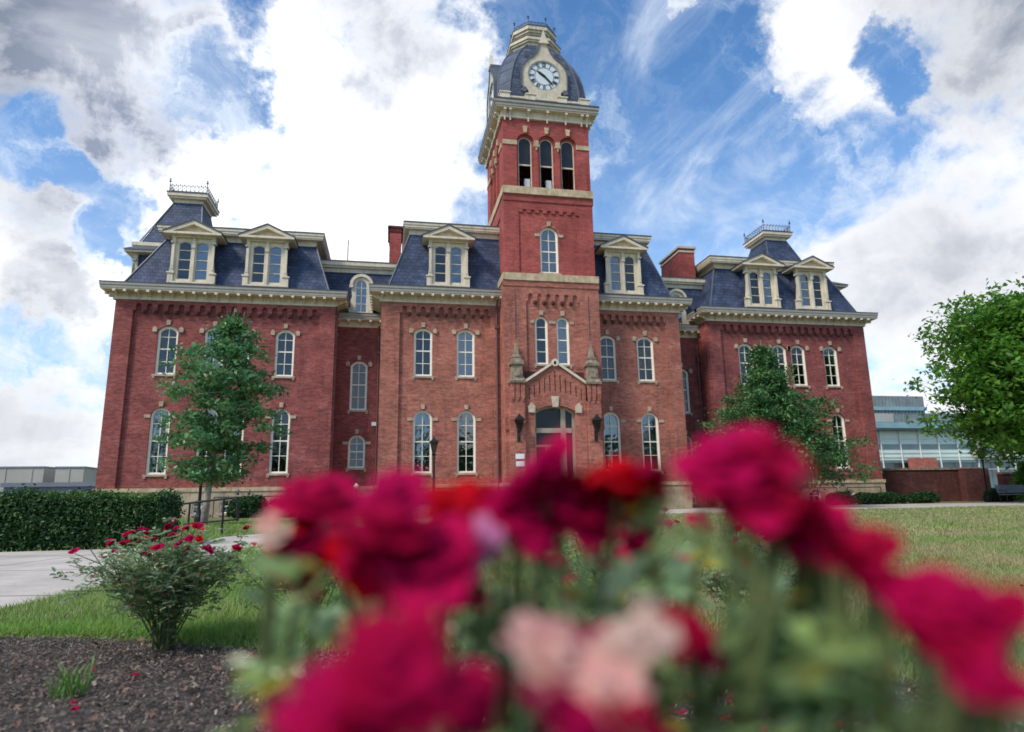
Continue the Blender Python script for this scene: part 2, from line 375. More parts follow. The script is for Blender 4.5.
# ------------------------------------------------------------------ the hall
hall = thing('university_hall', 'long red brick hall with slate mansard roofs, cream dormers and tall clock tower', 'building', (8.1, 36, 0))
H = hall
BLINDS = {}
WN = [0]
def window(f, cx, w, z0, zs, rise, rows=(.25, .5, .75), cols=2, blind=.5, stones=True, d=.11, t=.11, curtain=False, glass='glass', impost=False, plainstone=False):
    """frame (part) > pane, blind, sill, keystone, shoulder_stone"""
    m = MB(); o = arch(cx, w, z0, zs, rise); i = inset_arch(cx, w, z0, zs, rise, t)
    fpoly(m, f, o, d, d + .10, [i])
    fpoly(m, f, o, d - .035, d - .001, [inset_arch(cx, w, z0, zs, rise, t * .5)])
    WN[0] += 1
    if blind < .9 and ((WN[0] * 7) % 5 in (1, 3) or blind == 0 and WN[0] % 2): glass = 'glass_deep'
    top = zs + rise
    hgt = top - z0
    for k in range(1, cols):
        u = cx - w / 2 + w * k / cols; fbox(m, f, u - .017, u + .017, z0 + t * .5, top - t * .5, d + .03, d + .07)
    for q in rows:
        z = z0 + hgt * q; tt = .034 if abs(q - rows[len(rows) // 2]) < 1e-6 else .016
        fbox(m, f, cx - w / 2 + t * .5, cx + w / 2 - t * .5, z - tt, z + tt, d + .028, d + .068)
    fr = m.build('window', M['sash_paint'], H)
    m = MB(); fpoly(m, f, inset_arch(cx, w, z0, zs, rise, t * .6), d + .075, d + .08); m.build('pane', M[glass], fr)
    if blind > 0:
        m = MB(); zb = top - hgt * blind
        if zb < zs - .05: fpoly(m, f, arch(cx, w * .97, zb, zs, rise * .96), d + .16, d + .17)
        else: fbox(m, f, cx - w / 2, cx + w / 2, zb, top, d + .16, d + .17)
        m.build('blind', M['curtain' if WN[0] % 3 == 0 else 'blind'], fr)
    m = MB(); fbox(m, f, cx - w / 2 - .10, cx + w / 2 + .10, z0 - .10, z0 - .002, -.07, d + .05)
    for s in (-1, 1): fbox(m, f, cx + s * (w / 2 + .02) - .055, cx + s * (w / 2 + .02) + .055, z0 - .20, z0 - .10, -.06, .06)
    m.build('sill', M['stone_trim'], fr)
    if stones:
        m = MB(); k = .11
        fpoly(m, f, [(cx - k * .8, top + .05), (cx + k * .8, top + .05), (cx + k, top + .31), (cx - k, top + .31)], -.10, .08)
        m.build('keystone', M['stone_trim'], fr)
        for s in (-1, 1):
            m = MB(); u = cx + s * (w / 2 + .15)
            if impost: fbox(m, f, u - (.15 if w > .8 else .10), u + (.15 if w > .8 else .10), zs - .06, zs + .10, -.05, .06)
            else: fpoly(m, f, [(u - .10, zs - .04), (u + .10, zs - .04), (u + .115, zs + .16), (u, zs + .26), (u - .115, zs + .16)], -.09, .08)
            m.build('shoulder_stone', M['stone_trim'], fr)
        # brick hood ring proud of the wall
        m = MB()
        a0 = [p for p in arch(cx, w, z0, zs, rise)[2:]]; ww = w + .24
        a1 = [p for p in arch(cx, ww, z0, zs, rise + (.12 if rise >= w / 2 - 1e-6 else .05) + .0)[2:]]
        if rise < w / 2 - 1e-6: a1 = [(u, z + .10) for u, z in a1]
        fpoly(m, f, a0[::1] + a1[::-1], -.045, .02)
        m.build('brick_hood', M['brick_wing' if abs(cx - 8.6) > 9.2 else 'brick_centre'], fr)
    return fr

def arcade(m, f, u0, u1, ztop, zarch, zbot, n, d0, d1, frac=.52):
    """corbel table: strip with arched notches cut in its lower edge"""
    p = (u1 - u0) / n; wa = p * frac; r = wa / 2; zs = zarch - r
    pts = [(u0, ztop), (u1, ztop)][::-1]
    low = [(u0, zbot + .12)]
    for k in range(n):
        c = u0 + p * (k + .5)
        if k > 0: low += [(u0 + p * k - (p - wa) / 2 * .55, zbot), (u0 + p * k + (p - wa) / 2 * .55, zbot), (c - r, zbot + .16)]
        else: low += [(c - r, zbot + .12)]
        low += [(c - r, zs)] + [(c - r * math.cos(PI * j / 6), zs + r * math.sin(PI * j / 6)) for j in range(1, 6)] + [(c + r, zs)]
        low += [(c + r, zbot + (.16 if k < n - 1 else .12))]
    low += [(u1, zbot + .12)]
    fpoly(m, f, low + pts, d0, d1)
    m2 = MB()
    for k in range(1, n):       # rounded drops in a darker brick under each pendant
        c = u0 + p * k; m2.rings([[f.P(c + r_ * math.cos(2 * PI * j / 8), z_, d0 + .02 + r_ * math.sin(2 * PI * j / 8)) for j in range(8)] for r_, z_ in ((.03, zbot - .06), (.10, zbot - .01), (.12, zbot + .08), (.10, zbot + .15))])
    tag(m2.build('corbel_drops', M['drop_brick'], H), kind='stuff')

NBR = [0]
def cornice(f, u0, u1, z0, over=.66, step=.56, r0=1, r1=1, hf=.36, wall=.0, name='cornice', mt='cream'):
    mm = MB()
    """frieze + brackets + soffit + stepped fascia; over = projection at the front and at the ends flagged"""
    m = MB(); e0 = over * r0; e1 = over * r1
    fbox(m, f, u0 - .05 * r0, u1 + .05 * r1, z0, z0 + hf, -.06, .02)
    fbox(m, f, u0 - .09 * r0, u1 + .09 * r1, z0 - .03, z0 + .04, -.10, .02)
    fbox(m, f, u0 - e0 + .06 * r0, u1 + e1 - .06 * r1, z0 + hf, z0 + hf + .06, -over + .06, .3)
    fbox(mm, f, u0 - e0 + .03 * r0, u1 + e1 - .03 * r1, z0 + hf + .061, z0 + hf + .22, -over + .03, .3)
    fbox(mm, f, u0 - e0, u1 + e1, z0 + hf + .22, z0 + hf + .36, -over, .3)
    c = m.build(name, M[mt], H); mm.build('fascia', M['cornice_paint'], c)
    m = MB(); fbox(m, f, u0 - e0 - .02 * r0, u1 + e1 + .02 * r1, z0 + hf + .362, z0 + hf + .40, -over - .02, .32); m.build('gutter_edge', M['roof_edge'], c)
    m = MB(); n = max(2, round((u1 - u0) / step))
    single = abs(f.u.x) > .5
    for k in range(n + 1):
        if single: m = MB()
        u = u0 + (u1 - u0) * k / n; u = min(max(u, u0 + .05), u1 - .05)
        P = [(-.062, z0 + .08), (-.062, z0 + hf - .002), (-over + .14, z0 + hf - .002), (-over + .16, z0 + hf - .10), (-over * .5, z0 + hf - .16)]
        a = [f.P(u - .035, z, d) for d, z in P]; b = [f.P(u + .035, z, d) for d, z in P]
        ia = [m.vert(p) for p in a]; ib = [m.vert(p) for p in b]; m.face(ia); m.face(ib[::-1])
        for j in range(5): m.face((ia[j], ib[j], ib[(j + 1) % 5], ia[(j + 1) % 5]))
        fbox(m, f, u - .07, u + .07, z0 + hf - .11, z0 + hf - .003, -over + .04, -over + .17)
        fbox(m, f, u - .03, u + .03, z0 + .0, z0 + .1, -.12, -.062)
        if single: m.build('bracket', M['cream'], c)
    if not single: tag(m.build('bracket_row', M['cream'], c), kind='stuff')
    return c

def walls_with_openings(name, f, u0, u1, z0, z1, openings, m_, d0=0., d1=.35):
    m = MB(); fpoly(m, f, [(u0, z0), (u1, z0), (u1, z1), (u0, z1)], d0, d1, openings); return m.build(name, m_, H)

ZB, ZT = 1.48, 11.37            # water table, top of brick
def side_wall(f, u0, u1, z0, z1, m_, name='wall'):
    m = MB(); fbox(m, f, u0, u1, z0, z1, 0, .3); return m.build(name, m_, H)

def wing(x0, x1, mirror):
    Yf = 36.; f = front(Yf); cx = (x0 + x1) / 2; bm = M['brick_wing']
    offs = [-2.98, -.66, .66, 2.98]
    up = [(cx + o, 1.0, 7.37, 9.70, .30) for o in offs]; lo = [(cx + o, .96, 2.17, 5.14, .48) for o in offs]
    pw = .85
    walls_with_openings('front_wall', f, x0 + .02, x1 - .02, ZB, ZT, [arch(*a) for a in up + lo], bm, .15, .46)
    m = MB()
    fbox(m, f, x0, x0 + pw, ZB, ZT, 0, .148); m.build('corner_pilaster', bm, H); m = MB(); fbox(m, f, x1 - pw, x1, ZB, ZT, 0, .148)
    m.build('corner_pilaster', bm, H)
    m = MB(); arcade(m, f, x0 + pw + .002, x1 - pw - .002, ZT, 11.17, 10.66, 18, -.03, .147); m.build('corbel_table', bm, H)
    fr = F((0, Yf + .15, 0), (1, 0, 0), (0, 1, 0))
    for k, a in enumerate(up):
        window(fr, *a, rows=(.27, .53, .78), blind=(.0, .5, .55, .0)[k] if not mirror else (.35, .3, 0, 0)[k])
    for k, a in enumerate(lo):
        window(fr, *a, rows=(.27, .50, .76), blind=(.40, .4, .4, .62)[k] if not mirror else (.5, .5, .5, .3)[k], impost=True)
    # stone base with basement windows
    bw = [(cx + o, .80, .18, .72, .16) for o in offs]
    walls_with_openings('stone_base', f, x0 - .05, x1 + .05, -.3, ZB - .2, [arch(*a) for a in bw], M['stone_base'], -.07, .35)
    m = MB(); fbox(m, f, x0 - .10, x1 + .10, ZB - .2, ZB, -.12, .35); m.build('water_table', M['stone'], H)
    fb = F((0, Yf - .07, 0), (1, 0, 0), (0, 1, 0))
    for a in bw: window(fb, *a, rows=(.5,), stones=False, blind=.9, d=.12, t=.06)
    # sides and back
    for ff, e in ((left(x0), -1), (right(x1), 1)):
        a, b = (-56, -36.34) if e < 0 else (36.34, 56)
        side_wall(ff, a, b, ZB, ZT, bm, 'side_wall')
        m = MB(); fbox(m, ff, a, b, -.3, ZB - .2, -.05, .3); fbox(m, ff, a - .0, b, ZB - .2, ZB - .001, -.10, .3); m.build('side_base', M['stone_base'], H)
        pm = MB(); (fbox(pm, ff, -36.9, -36.1, ZB, ZT, -.08, -.001) if e < 0 else fbox(pm, ff, 36.1, 36.9, ZB, ZT, -.08, -.001)); pm.build('side_pilaster', bm, H)
    m = MB(); m.box(x0, x1, 55.7, 56, -.3, 15); m.build('rear_wall', bm, H)
    outer = x0 if not mirror else x1
    # mansard: outer side slopes more than the inner one
    if not mirror: b = (x0 + .08, x1 - .35, 36.12, 55.6, 12.12); t = (x0 + 1.95, x1 - 1.35, 36.95, 54.8, 15.32)
    else: b = (x0 + .35, x1 - .1, 36.12, 55.6, 12.12); t = (x0 + 1.3, x1 - 1.75, 36.95, 54.8, 15.32)
    m = MB(); m.frustum(b, t); rf = m.build('mansard_roof', M['slate'], H)
    for (ia, ja) in ((0, 2), (1, 2)):
        m = MB(); m.tube([(b[ia], b[ja], b[4] + .02), (t[ia], t[ja], t[4])], .05, 6); m.build('hip_ridge', M['lead'], rf)
    upper_cornice(t, over=.5, z=15.20)
    # main cornice (front and two sides)
    cornice(f, x0, x1, ZT)
    cornice(left(x0), -55.9, -36.001, ZT, r0=0, r1=0); cornice(right(x1), 36.001, 55.9, ZT, r0=0, r1=0)
    return t

def upper_cornice(t, over=.36, z=15.06):
    m = MB(); a, b, c, d, _ = t
    m.box(a - .06, b + .06, c - .06, d + .06, z, z + .28)
    m.box(a - over + .08, b + over - .08, c - over + .08, d + over - .08, z + .28, z + .36)
    m.box(a - over + .04, b + over - .04, c - over + .04, d + over - .04, z + .36, z + .50)
    m.box(a - over, b + over, c - over, d + over, z + .50, z + .64)
    o = m.build('upper_cornice', M['cream'], H)
    m = MB(); m.box(a - over - .03, b + over + .03, c - over - .03, d + over + .03, z + .641, z + .70); m.build('roof_edging', M['roof_edge'], o)

def dormer(f, cx, z0=12.42, blinds=(0, 0), depth=1.6, wscale=1.):
    """pedimented twin-window dormer"""
    W = 1.02 * wscale; m = MB(); z1 = z0 + 2.62
    hs = [inset_arch(cx + s * .44, .74, z0 + .12, z0 + 2.22, .16, .05) for s in (-1, 1)]
    fpoly(m, f, [(cx - .93, z0), (cx + .93, z0), (cx + .93, z1), (cx - .93, z1)], 0, .12, hs)
    for s in (-1, 1):       # flared console jambs
        prof = [(.93, z0), (1.20, z0), (1.20, z0 + .45), (1.13, z0 + .55), (1.08, z0 + .95), (1.00, z0 + 1.6), (1.02, z0 + 2.2), (1.10, z0 + 2.35), (1.10, z1), (.93, z1)]
        fpoly(m, f, [(cx + s * u, z) for u, z in prof], -.10, .14)
        fbox(m, f, cx + s * 1.06 - .19, cx + s * 1.06 + .19, z0 + .47, z0 + .55, -.15, .10)
        fbox(m, f, cx + s * 1.02 - .13, cx + s * 1.02 + .13, z0 + 2.2, z0 + 2.3, -.15, .10)
        fbox(m, f, cx + s * 1.02 - .07, cx + s * 1.02 + .07, z0 + .7, z0 + 2.1, -.125, -.09)
    fbox(m, f, cx - .075, cx + .075, z0, z1, -.09, -.001)                        # centre post
    fbox(m, f, cx - .11, cx + .11, z0 + 1.95, z0 + 2.35, -.15, -.089)
    fbox(m, f, cx - 1.2, cx + 1.2, z0 - .08, z0 - .001, -.14, .3)
    fbox(m, f, cx - 1.12, cx + 1.12, z1 - .10, z1, -.13, -.101)
    d = m.build('dormer', M['cream'], H)
    for s in (-1, 1): m = MB(); fbox(m, f, cx + s * .86 - .06, cx + s * .86 + .06, z0, z1, .13, depth); m.build('cheek', M['slate'], d)
    m = MB(); ov = .46; ap = z1 + .80; ew = 1.46                                    # pediment with raking cornice
    fpoly(m, f, [(cx - 1.18, z1 + .13), (cx + 1.18, z1 + .13), (cx, ap - .2)], -.12, .05)
    fbox(m, f, cx - ew, cx + ew, z1 + .001, z1 + .12, -ov, depth)
    for s in (-1, 1):
        fpoly(m, f, [(cx + s * ew, z1 + .122), (cx + s * (ew - .40), z1 + .122), (cx, ap - .22), (cx, ap)], -ov + .02, -.125)
    m.build('pediment', M['cream'], d)
    m = MB()
    for s in (-1, 1):
        fpoly(m, f, [(cx + s * (ew + .05), z1 + .10), (cx + s * (ew + .05), z1 + .16), (cx, ap + .065), (cx, ap + .003)], -ov - .03, depth + .5)
    m.build('dormer_roof', M['roof_edge'], d)
    for k, s in enumerate((-1, 1)):
        m = MB(); c = cx + s * .44
        o = inset_arch(c, .74, z0 + .12, z0 + 2.22, .16, .05); i = inset_arch(c, .74, z0 + .12, z0 + 2.22, .16, .085)
        fpoly(m, f, o, .04, .10, [i])
        for q in (.28, .53, .77): fbox(m, f, c - .33, c + .33, z0 + .1 + 2.25 * q - .02, z0 + .1 + 2.25 * q + .02, .05, .09)
        m.build('sash', M['cream'], d)
        m = MB(); fpoly(m, f, i, .095, .10); m.build('pane', M['glass' if (cx * 3 + k) % 2 < 1.2 else 'glass_deep'], d)
        if blinds[k]:
            m = MB(); fbox(m, f, c - .36, c + .36, z0 + 2.4 - 2.3 * blinds[k], z0 + 2.45, .16, .17); m.build('blind', M['curtain'], d)
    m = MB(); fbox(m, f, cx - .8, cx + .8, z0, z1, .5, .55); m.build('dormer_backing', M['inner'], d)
    return d

def cap_pavilion(mirror):
    X = (lambda x: 16.2 - x) if mirror else (lambda x: x)
    def bx(m, x0, x1, y0, y1, z0, z1): a, b = sorted((X(x0), X(x1))); m.box(a, b, y0, y1, z0, z1)
    m = MB(); bx(m, -15.9, -12.1, 42.6, 48.2, -.2, 12); m.build('pavilion_wall', M['brick_wing'], H)
    m = MB(); bx(m, -15.7, -12.1, 42.75, 48.15, 12, 16.3); m.build('pavilion_attic', M['slate'], H)
    m = MB(); bx(m, -15.9, -12.1, 42.5, 48.3, 16.2, 16.6); bx(m, -16.15, -12, 42.25, 48.6, 16.6, 16.75); bx(m, -16.25, -12, 42.15, 48.7, 16.75, 16.98); m.build('pavilion_cornice', M['cream'], H)
    m = MB(); a = sorted((X(-15.9), X(-12.25))); b = sorted((X(-14.3), X(-12.62)))
    m.frustum((a[0], a[1], 42.5, 48.3, 16.98), (b[0], b[1], 43.3, 45.4, 20.4)); r = m.build('pavilion_roof', M['slate'], H)
    for k in range(2): m = MB(); m.tube([(a[k], 42.5, 17.15), (b[k], 43.3, 20.4)], .045, 6); m.build('hip_ridge', M['lead'], r)
    m = MB(); bx(m, -14.36, -12.56, 43.24, 45.46, 20.28, 20.5); bx(m, -14.62, -12.3, 42.98, 45.72, 20.5, 20.64); bx(m, -14.72, -12.2, 42.88, 45.82, 20.64, 20.86)
    c = m.build('cap_cornice', M['cream'], H)
    m = MB(); bx(m, -14.76, -12.16, 42.84, 45.86, 20.861, 20.92); m.build('roof_edging', M['roof_edge'], c)
    cresting(sorted((X(-14.6), X(-12.3))), (42.95, 45.7), 20.92, .55, 9)
    # little ventilator on the upper slope
    m = MB(); m.lathe((X(-13.55), 41.9, 15.7), [(.16, 0), (.16, .55), (.24, .6), (.24, .66), (.05, .95)], 10); m.build('roof_vent', M['cream'], H)

def cresting(xs, ys, z, h, n):
    m = MB(); r = .013
    cs = [(xs[0], ys[0]), (xs[1], ys[0]), (xs[1], ys[1]), (xs[0], ys[1])]
    for (a, b) in zip(cs, cs[1:] + cs[:1]):
        a = Vector((*a, z)); b = Vector((*b, z)); L = (b - a)
        for q in (.12, .8): m.tube([a + Vector((0, 0, h * q)), b + Vector((0, 0, h * q))], r, 4)
        for k in range(n):
            p = a + L * (k / n); q = a + L * ((k + 1) / n); mid = (p + q) / 2
            m.tube([p, p + Vector((0, 0, h))], r, 4)
            m.tube([p + Vector((0, 0, h * .12)), mid + Vector((0, 0, h * .55)), q + Vector((0, 0, h * .12))], r * .8, 4)
            m.tube([p + Vector((0, 0, h * .8)), mid + Vector((0, 0, h * .45)), q + Vector((0, 0, h * .8))], r * .8, 4)
            m.lathe((mid.x, mid.y, z + h * .8), [(.0, 0), (.04, .05), (.0, .16)], 5)
    for a in cs:
        m.tube([(a[0], a[1], z), (a[0], a[1], z + h * 1.55)], .022, 5)
        m.lathe((a[0], a[1], z + h * 1.15), [(.0, 0), (.08, .08), (.02, .16), (.06, .22), (.0, .34)], 6)
        for dx, dy in ((1, 0), (0, 1)):
            m.tube([(a[0] - .10 * dx, a[1] - .10 * dy, z + h * 1.3), (a[0] + .10 * dx, a[1] + .10 * dy, z + h * 1.3)], .02, 4)
    m.build('iron_cresting', M['bronze'], H)

# --- wings
tL = wing(-14.3, -3.1, False)
tR = wing(19.35, 30.4, True)
for cx, bl in ((-10.72, (.85, .35)), (-6.9, (0, 0))): dormer(front(35.98), cx, blinds=bl)
for cx, bl in ((23.30, (.0, .0)), (26.90, (.45, .45))): dormer(front(35.98), cx, blinds=bl)
dormer(left(-14.35), -39.0, 12.0, depth=2.0); dormer(right(30.45), 39.0, 12.0, depth=2.0)
cap_pavilion(False); cap_pavilion(True)

# --- connecting bays
def connector(x0, x1, wx, Yc=37.5):
    f = front(Yc); up = (wx, .95, 5.74, 8.33, .27); lo = (wx, .94, 2.48, 3.86, .47)
    walls_with_openings('link_wall', f, x0, x1, ZB, 10.62, [arch(*up), arch(*lo)], M['brick_wing'], 0, .3)
    window(f, *up, rows=(.27, .52, .77), blind=0, glass='glass_deep'); window(f, *lo, rows=(.27, .5, .74), blind=0, impost=True, glass='glass_deep')
    m = MB(); bw = (wx, .9, .2, .8, .2)
    fpoly(m, f, [(x0, -.3), (x1, -.3), (x1, ZB - .2), (x0, ZB - .2)], -.06, .3, [arch(*bw)]); m.build('stone_base', M['stone_base'], H)
    m = MB(); fbox(m, f, x0, x1, ZB - .2, ZB, -.1, .3); m.build('water_table', M['stone'], H)
    window(F((0, Yc - .06, 0), (1, 0, 0), (0, 1, 0)), *bw, rows=(.5,), stones=False, blind=.9, d=.12, t=.06)
    cornice(f, x0 + .01, x1 - .01, 10.62, over=.55, r0=0, r1=0, hf=.32)
    m = MB(); m.frustum((x0 + .0, x1 - .0, 37.6, 50, 11.3), (x0, x1, 37.75, 50, 12.1)); m.frustum((x0 - 1.4, x1 + 1.4, 37.76, 50, 12.13), (x0 - 1.4, x1 + 1.4, 38.2, 50, 14.2)); m.build('link_roof', M['slate'], H)
    m = MB(); m.box(x0 - 1.3, x1 + 1.3, 38.12, 50, 14.15, 14.4); m.box(x0 - 1.3, x1 + 1.3, 37.95, 50, 14.4, 14.52); m.box(x0 - 1.3, x1 + 1.3, 37.85, 50, 14.52, 14.76)
    c = m.build('upper_cornice', M['cream'], H)
    m = MB(); m.box(x0 - 1.3, x1 + 1.3, 37.82, 50, 14.761, 14.82); m.build('roof_edging', M['roof_edge'], c)
    # round headed single dormer
    f2 = front(37.42); z0 = 11.42; zs = 13.15
    m = MB(); fpoly(m, f2, [(wx - .62, z0), (wx + .62, z0), (wx + .60, zs - .9), (wx + .52, zs - .7), (wx + .60, zs)] + arch(wx, 1.2, z0, zs, .6)[3:-1] + [(wx - .60, zs), (wx - .52, zs - .7), (wx - .60, zs - .9)], 0, .10, [inset_arch(wx, .72, z0 + .05, zs, .36, .04)])
    outer = [p for p in arch(wx, 1.36, z0, zs, .68)[2:]]; inner = [p for p in arch(wx, 1.02, z0, zs, .51)[2:]]
    fpoly(m, f2, outer + inner[::-1], -.12, -.002)
    for s in (-1, 1): fbox(m, f2, wx + s * .55 - .14, wx + s * .55 + .14, z0, z0 + .3, -.12, -.003); fbox(m, f2, wx + s * .59 - .11, wx + s * .59 + .11, zs - .18, zs - .02, -.14, -.003)
    d = m.build('round_dormer', M['cream'], H)
    m = MB(); fpoly(m, f2, arch(wx, 1.22, z0, zs, .61), .102, 1.4); m.build('cheek', M['slate'], d)
    m = MB(); i = inset_arch(wx, .72, z0 + .05, zs, .36, .04)
    fpoly(m, f2, i, .02, .06, [inset_arch(wx, .72, z0 + .05, zs, .36, .075)]); fbox(m, f2, wx - .015, wx + .015, z0 + .1, zs + .3, .03, .055)
    for q in (.25, .5, .74): fbox(m, f2, wx - .3, wx + .3, z0 + .1 + 2 * q - .018, z0 + .1 + 2 * q + .018, .03, .055)
    m.build('sash', M['cream'], d); m = MB(); fpoly(m, f2, i, .058, .062); m.build('pane', M['glass'], d)
    m = MB(); fpoly(m, f2, inset_arch(wx, .72, z0 + .05, zs, .36, .03), .09, .10); m.build('curtain', M['curtain'], d)
connector(-3.08, -.57, -1.79)
connector(16.78, 19.33, 18.10)

# --- centre block
CX0, CX1, CY = -.57, 16.76, 34.6
f = front(CY); bm = M['brick_centre']
ups = [(1.72, 1.0, 7.27, 9.70, .25), (4.06, 1.0, 7.27, 9.70, .25), (12.30, 1.0, 7.22, 9.62, .25), (14.62, 1.03, 7.22, 9.62, .25)]
los = [(1.74, 1.02, 2.05, 4.90, .51), (4.09, 1.02, 2.05, 4.90, .51), (12.32, 1.06, 2.05, 4.87, .53), (14.64, 1.06, 2.05, 4.87, .53)]
walls_with_openings('front_wall', f, CX0 + .02, 6.3, ZB, ZT, [arch(*a) for a in ups[:2] + los[:2]], bm, .14, .46)
walls_with_openings('front_wall', f, 11.1, CX1 - .02, ZB, ZT, [arch(*a) for a in ups[2:] + los[2:]], bm, .14, .46)
m = MB(); fbox(m, f, CX0, CX0 + 1.0, ZB, ZT, 0, .138); m.build('corner_pilaster', bm, H)
m = MB(); fbox(m, f, CX1 - .85, CX1, ZB, ZT, 0, .138); m.build('corner_pilaster', bm, H)
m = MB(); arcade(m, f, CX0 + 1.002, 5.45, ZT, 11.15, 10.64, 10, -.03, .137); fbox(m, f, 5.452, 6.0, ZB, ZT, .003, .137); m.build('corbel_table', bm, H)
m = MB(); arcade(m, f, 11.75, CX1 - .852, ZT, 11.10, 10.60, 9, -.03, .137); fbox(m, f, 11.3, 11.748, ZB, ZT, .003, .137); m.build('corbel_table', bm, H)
fr = F((0, CY + .14, 0), (1, 0, 0), (0, 1, 0))
for a, b in zip(ups, (0, .0, .0, .0)): window(fr, *a, rows=(.27, .53, .78), blind=b)
for a, b in zip(los, (.55, .55, .97, .97)): window(fr, *a, rows=(.27, .50, .76), blind=b, impost=True)
for (a, b) in ((CX0, 6.1), (11.25, CX1)):
    m = MB(); fbox(m, f, a - .05, b + .05, -.3, ZB - .2, -.07, .35); m.build('stone_base', M['stone_base'], H)
    m = MB(); fbox(m, f, a - .1, b + .1, ZB - .2, ZB, -.12, .35); m.build('water_table', M['stone'], H)
for ff, a, b in ((left(CX0), -46, -CY - .43), (right(CX1), CY + .43, 46)):
    side_wall(ff, a, b, -.3, ZT, bm, 'side_wall')
    cornice(ff, a + (0), b, ZT, r0=0, r1=0) if False else None
cornice(left(CX0), -38.3, -34.601, ZT, r0=0, r1=0); cornice(right(CX1), 34.601, 38.3, ZT, r0=0, r1=0)
cornice(f, CX0, 6.02, ZT, r1=0); cornice(f, 11.38, CX1, ZT, r0=0)
m = MB(); b = (CX0 + .3, CX1 - .18, 34.72, 50, 12.12); t = (CX0 + 1.5, CX1 - 1.52, 35.5, 49.5, 15.75); m.frustum(b, t); rf = m.build('mansard_roof', M['slate'], H)
for k in (0, 1): m = MB(); m.tube([(b[k], b[2], b[4]), (t[k], t[2], t[4])], .05, 6); m.build('hip_ridge', M['lead'], rf)
upper_cornice(t, z=15.70)
dormer(front(34.58), 3.07); dormer(front(34.58), 13.42)

# --- tower
TX0, TX1, TY0, TY1 = 6.06, 11.27, 33.3, 39.2
bt = M['brick_tower']; TC = 8.68
f = front(TY0)
pair = [(8.05, .72, 7.76, 10.10, .36), (9.26, .72, 7.76, 10.10, .36)]
walls_with_openings('tower_wall', f, TX0 - .08, TX1 + .08, ZB, 12.42, [arch(*a) for a in pair] + [arch(8.58, 2.1, 1.5, 5.1, .32)], bm, -.02, .33)
window(F((0, TY0 - .02, 0), (1, 0, 0), (0, 1, 0)), *pair[0], rows=(.27, .52, .78), cols=1, blind=.0, impost=True)
window(F((0, TY0 - .02, 0), (1, 0, 0), (0, 1, 0)), *pair[1], rows=(.27, .52, .78), cols=1, blind=.0, impost=True)
m = MB()
for u0, u1 in ((TX0 - .1, 7.2), (10.25, TX1 + .1)): fbox(m, f, u0, u1, 4.2, 12.1, -.12, -.021)
m.build('tower_pilaster', bm, H)
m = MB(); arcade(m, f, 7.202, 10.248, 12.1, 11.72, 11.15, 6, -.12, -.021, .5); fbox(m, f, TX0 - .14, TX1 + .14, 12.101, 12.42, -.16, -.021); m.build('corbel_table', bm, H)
m = MB()
for u in (6.62, 10.77):
    fbox(m, f, u - .035, u + .035, 9.15, 11.68, -.126, -.119); fbox(m, f, u - .05, u + .05, 10.3, 10.55, -.128, -.119)
m.build('slot', M['pipe'], H)
for ff, a, b in ((left(TX0 - .08), -TY1, -TY0 - .331), (right(TX1 + .08), TY0 + .331, TY1)):
    m = MB(); fbox(m, ff, a, b, ZB, 12.42, 0, .3); m.build('tower_wall', bm, H)
m = MB(); m.box(TX0 - .13, TX1 + .13, TY0 - .22, TY1 + .1, 12.43, 12.84); m.build('stone_belt', M['stone'], H)
m = MB(); m.box(TX0 - .14, TX1 + .14, TY0 - .1, TY1, -.3, 1.28); m.box(TX0 - .2, TX1 + .2, TY0 - .2, TY1, 1.28, ZB - .002); m.build('tower_base', M['stone_base'], H)
# mid stage with single window
mw = (8.65, 1.06, 13.0, 15.22, .53)
walls_with_openings('tower_wall', f, TX0, TX1, 12.841, 17.6, [arch(*mw)], bt, .08, .36)
window(F((0, TY0 + .08, 0), (1, 0, 0), (0, 1, 0)), *mw, rows=(.25, .48, .72), blind=.9, impost=True)
m = MB()
fbox(m, f, TX0, 6.9, 12.841, 17.2, 0, .079); fbox(m, f, 10.45, TX1, 12.841, 17.2, 0, .079)
zz = [(6.9, 17.2)]; n = 15
for k in range(n):
    u = 6.9 + 3.55 * k / n; u2 = 6.9 + 3.55 * (k + 1) / n; z = 16.55 if k % 2 == 0 else 16.72
    zz += [(u, z), (u2, z)]
zz += [(10.45, 17.2)]
fpoly(m, f, zz, .004, .079); fbox(m, f, TX0 - .05, TX1 + .05, 17.2, 17.6, -.05, .079); m.build('zigzag_corbel', bt, H)
for side, ff, a, b in ((-1, left(TX0), -TY1, -TY0 - .361), (1, right(TX1), TY0 + .361, TY1)):
    walls_with_openings('tower_wall', ff, a, b, 12.841, 17.6, [arch((a + b) / 2, 1.06, 13.9, 15.2, .53)], bt, .07, .33)
    window(F(ff.P(0, 0, .07), ff.u, ff.i), (a + b) / 2, 1.06, 13.9, 15.2, .53, rows=(.25, .5, .75), blind=.9)
    m = MB()
    for q0, q1 in ((a, a + .9), (b - .9 + .36 * (side < 0) * 0, b)): fbox(m, ff, q0, q1, 12.841, 17.6, 0, .069)
    fbox(m, ff, a + .901, b - .901, 16.7, 17.6, .004, .069); m.build('side_pilaster', bt, H)
m = MB(); fbox(m, back(TY1), -TX1, -TX0, ZB, 17.6, -.001, .3); m.build('rear_wall', bt, H)
m = MB(); m.box(TX0 - .07, TX1 + .04, TY0 - .15, TY1 + .1, 17.601, 18.04); m.build('stone_belt', M['stone'], H)
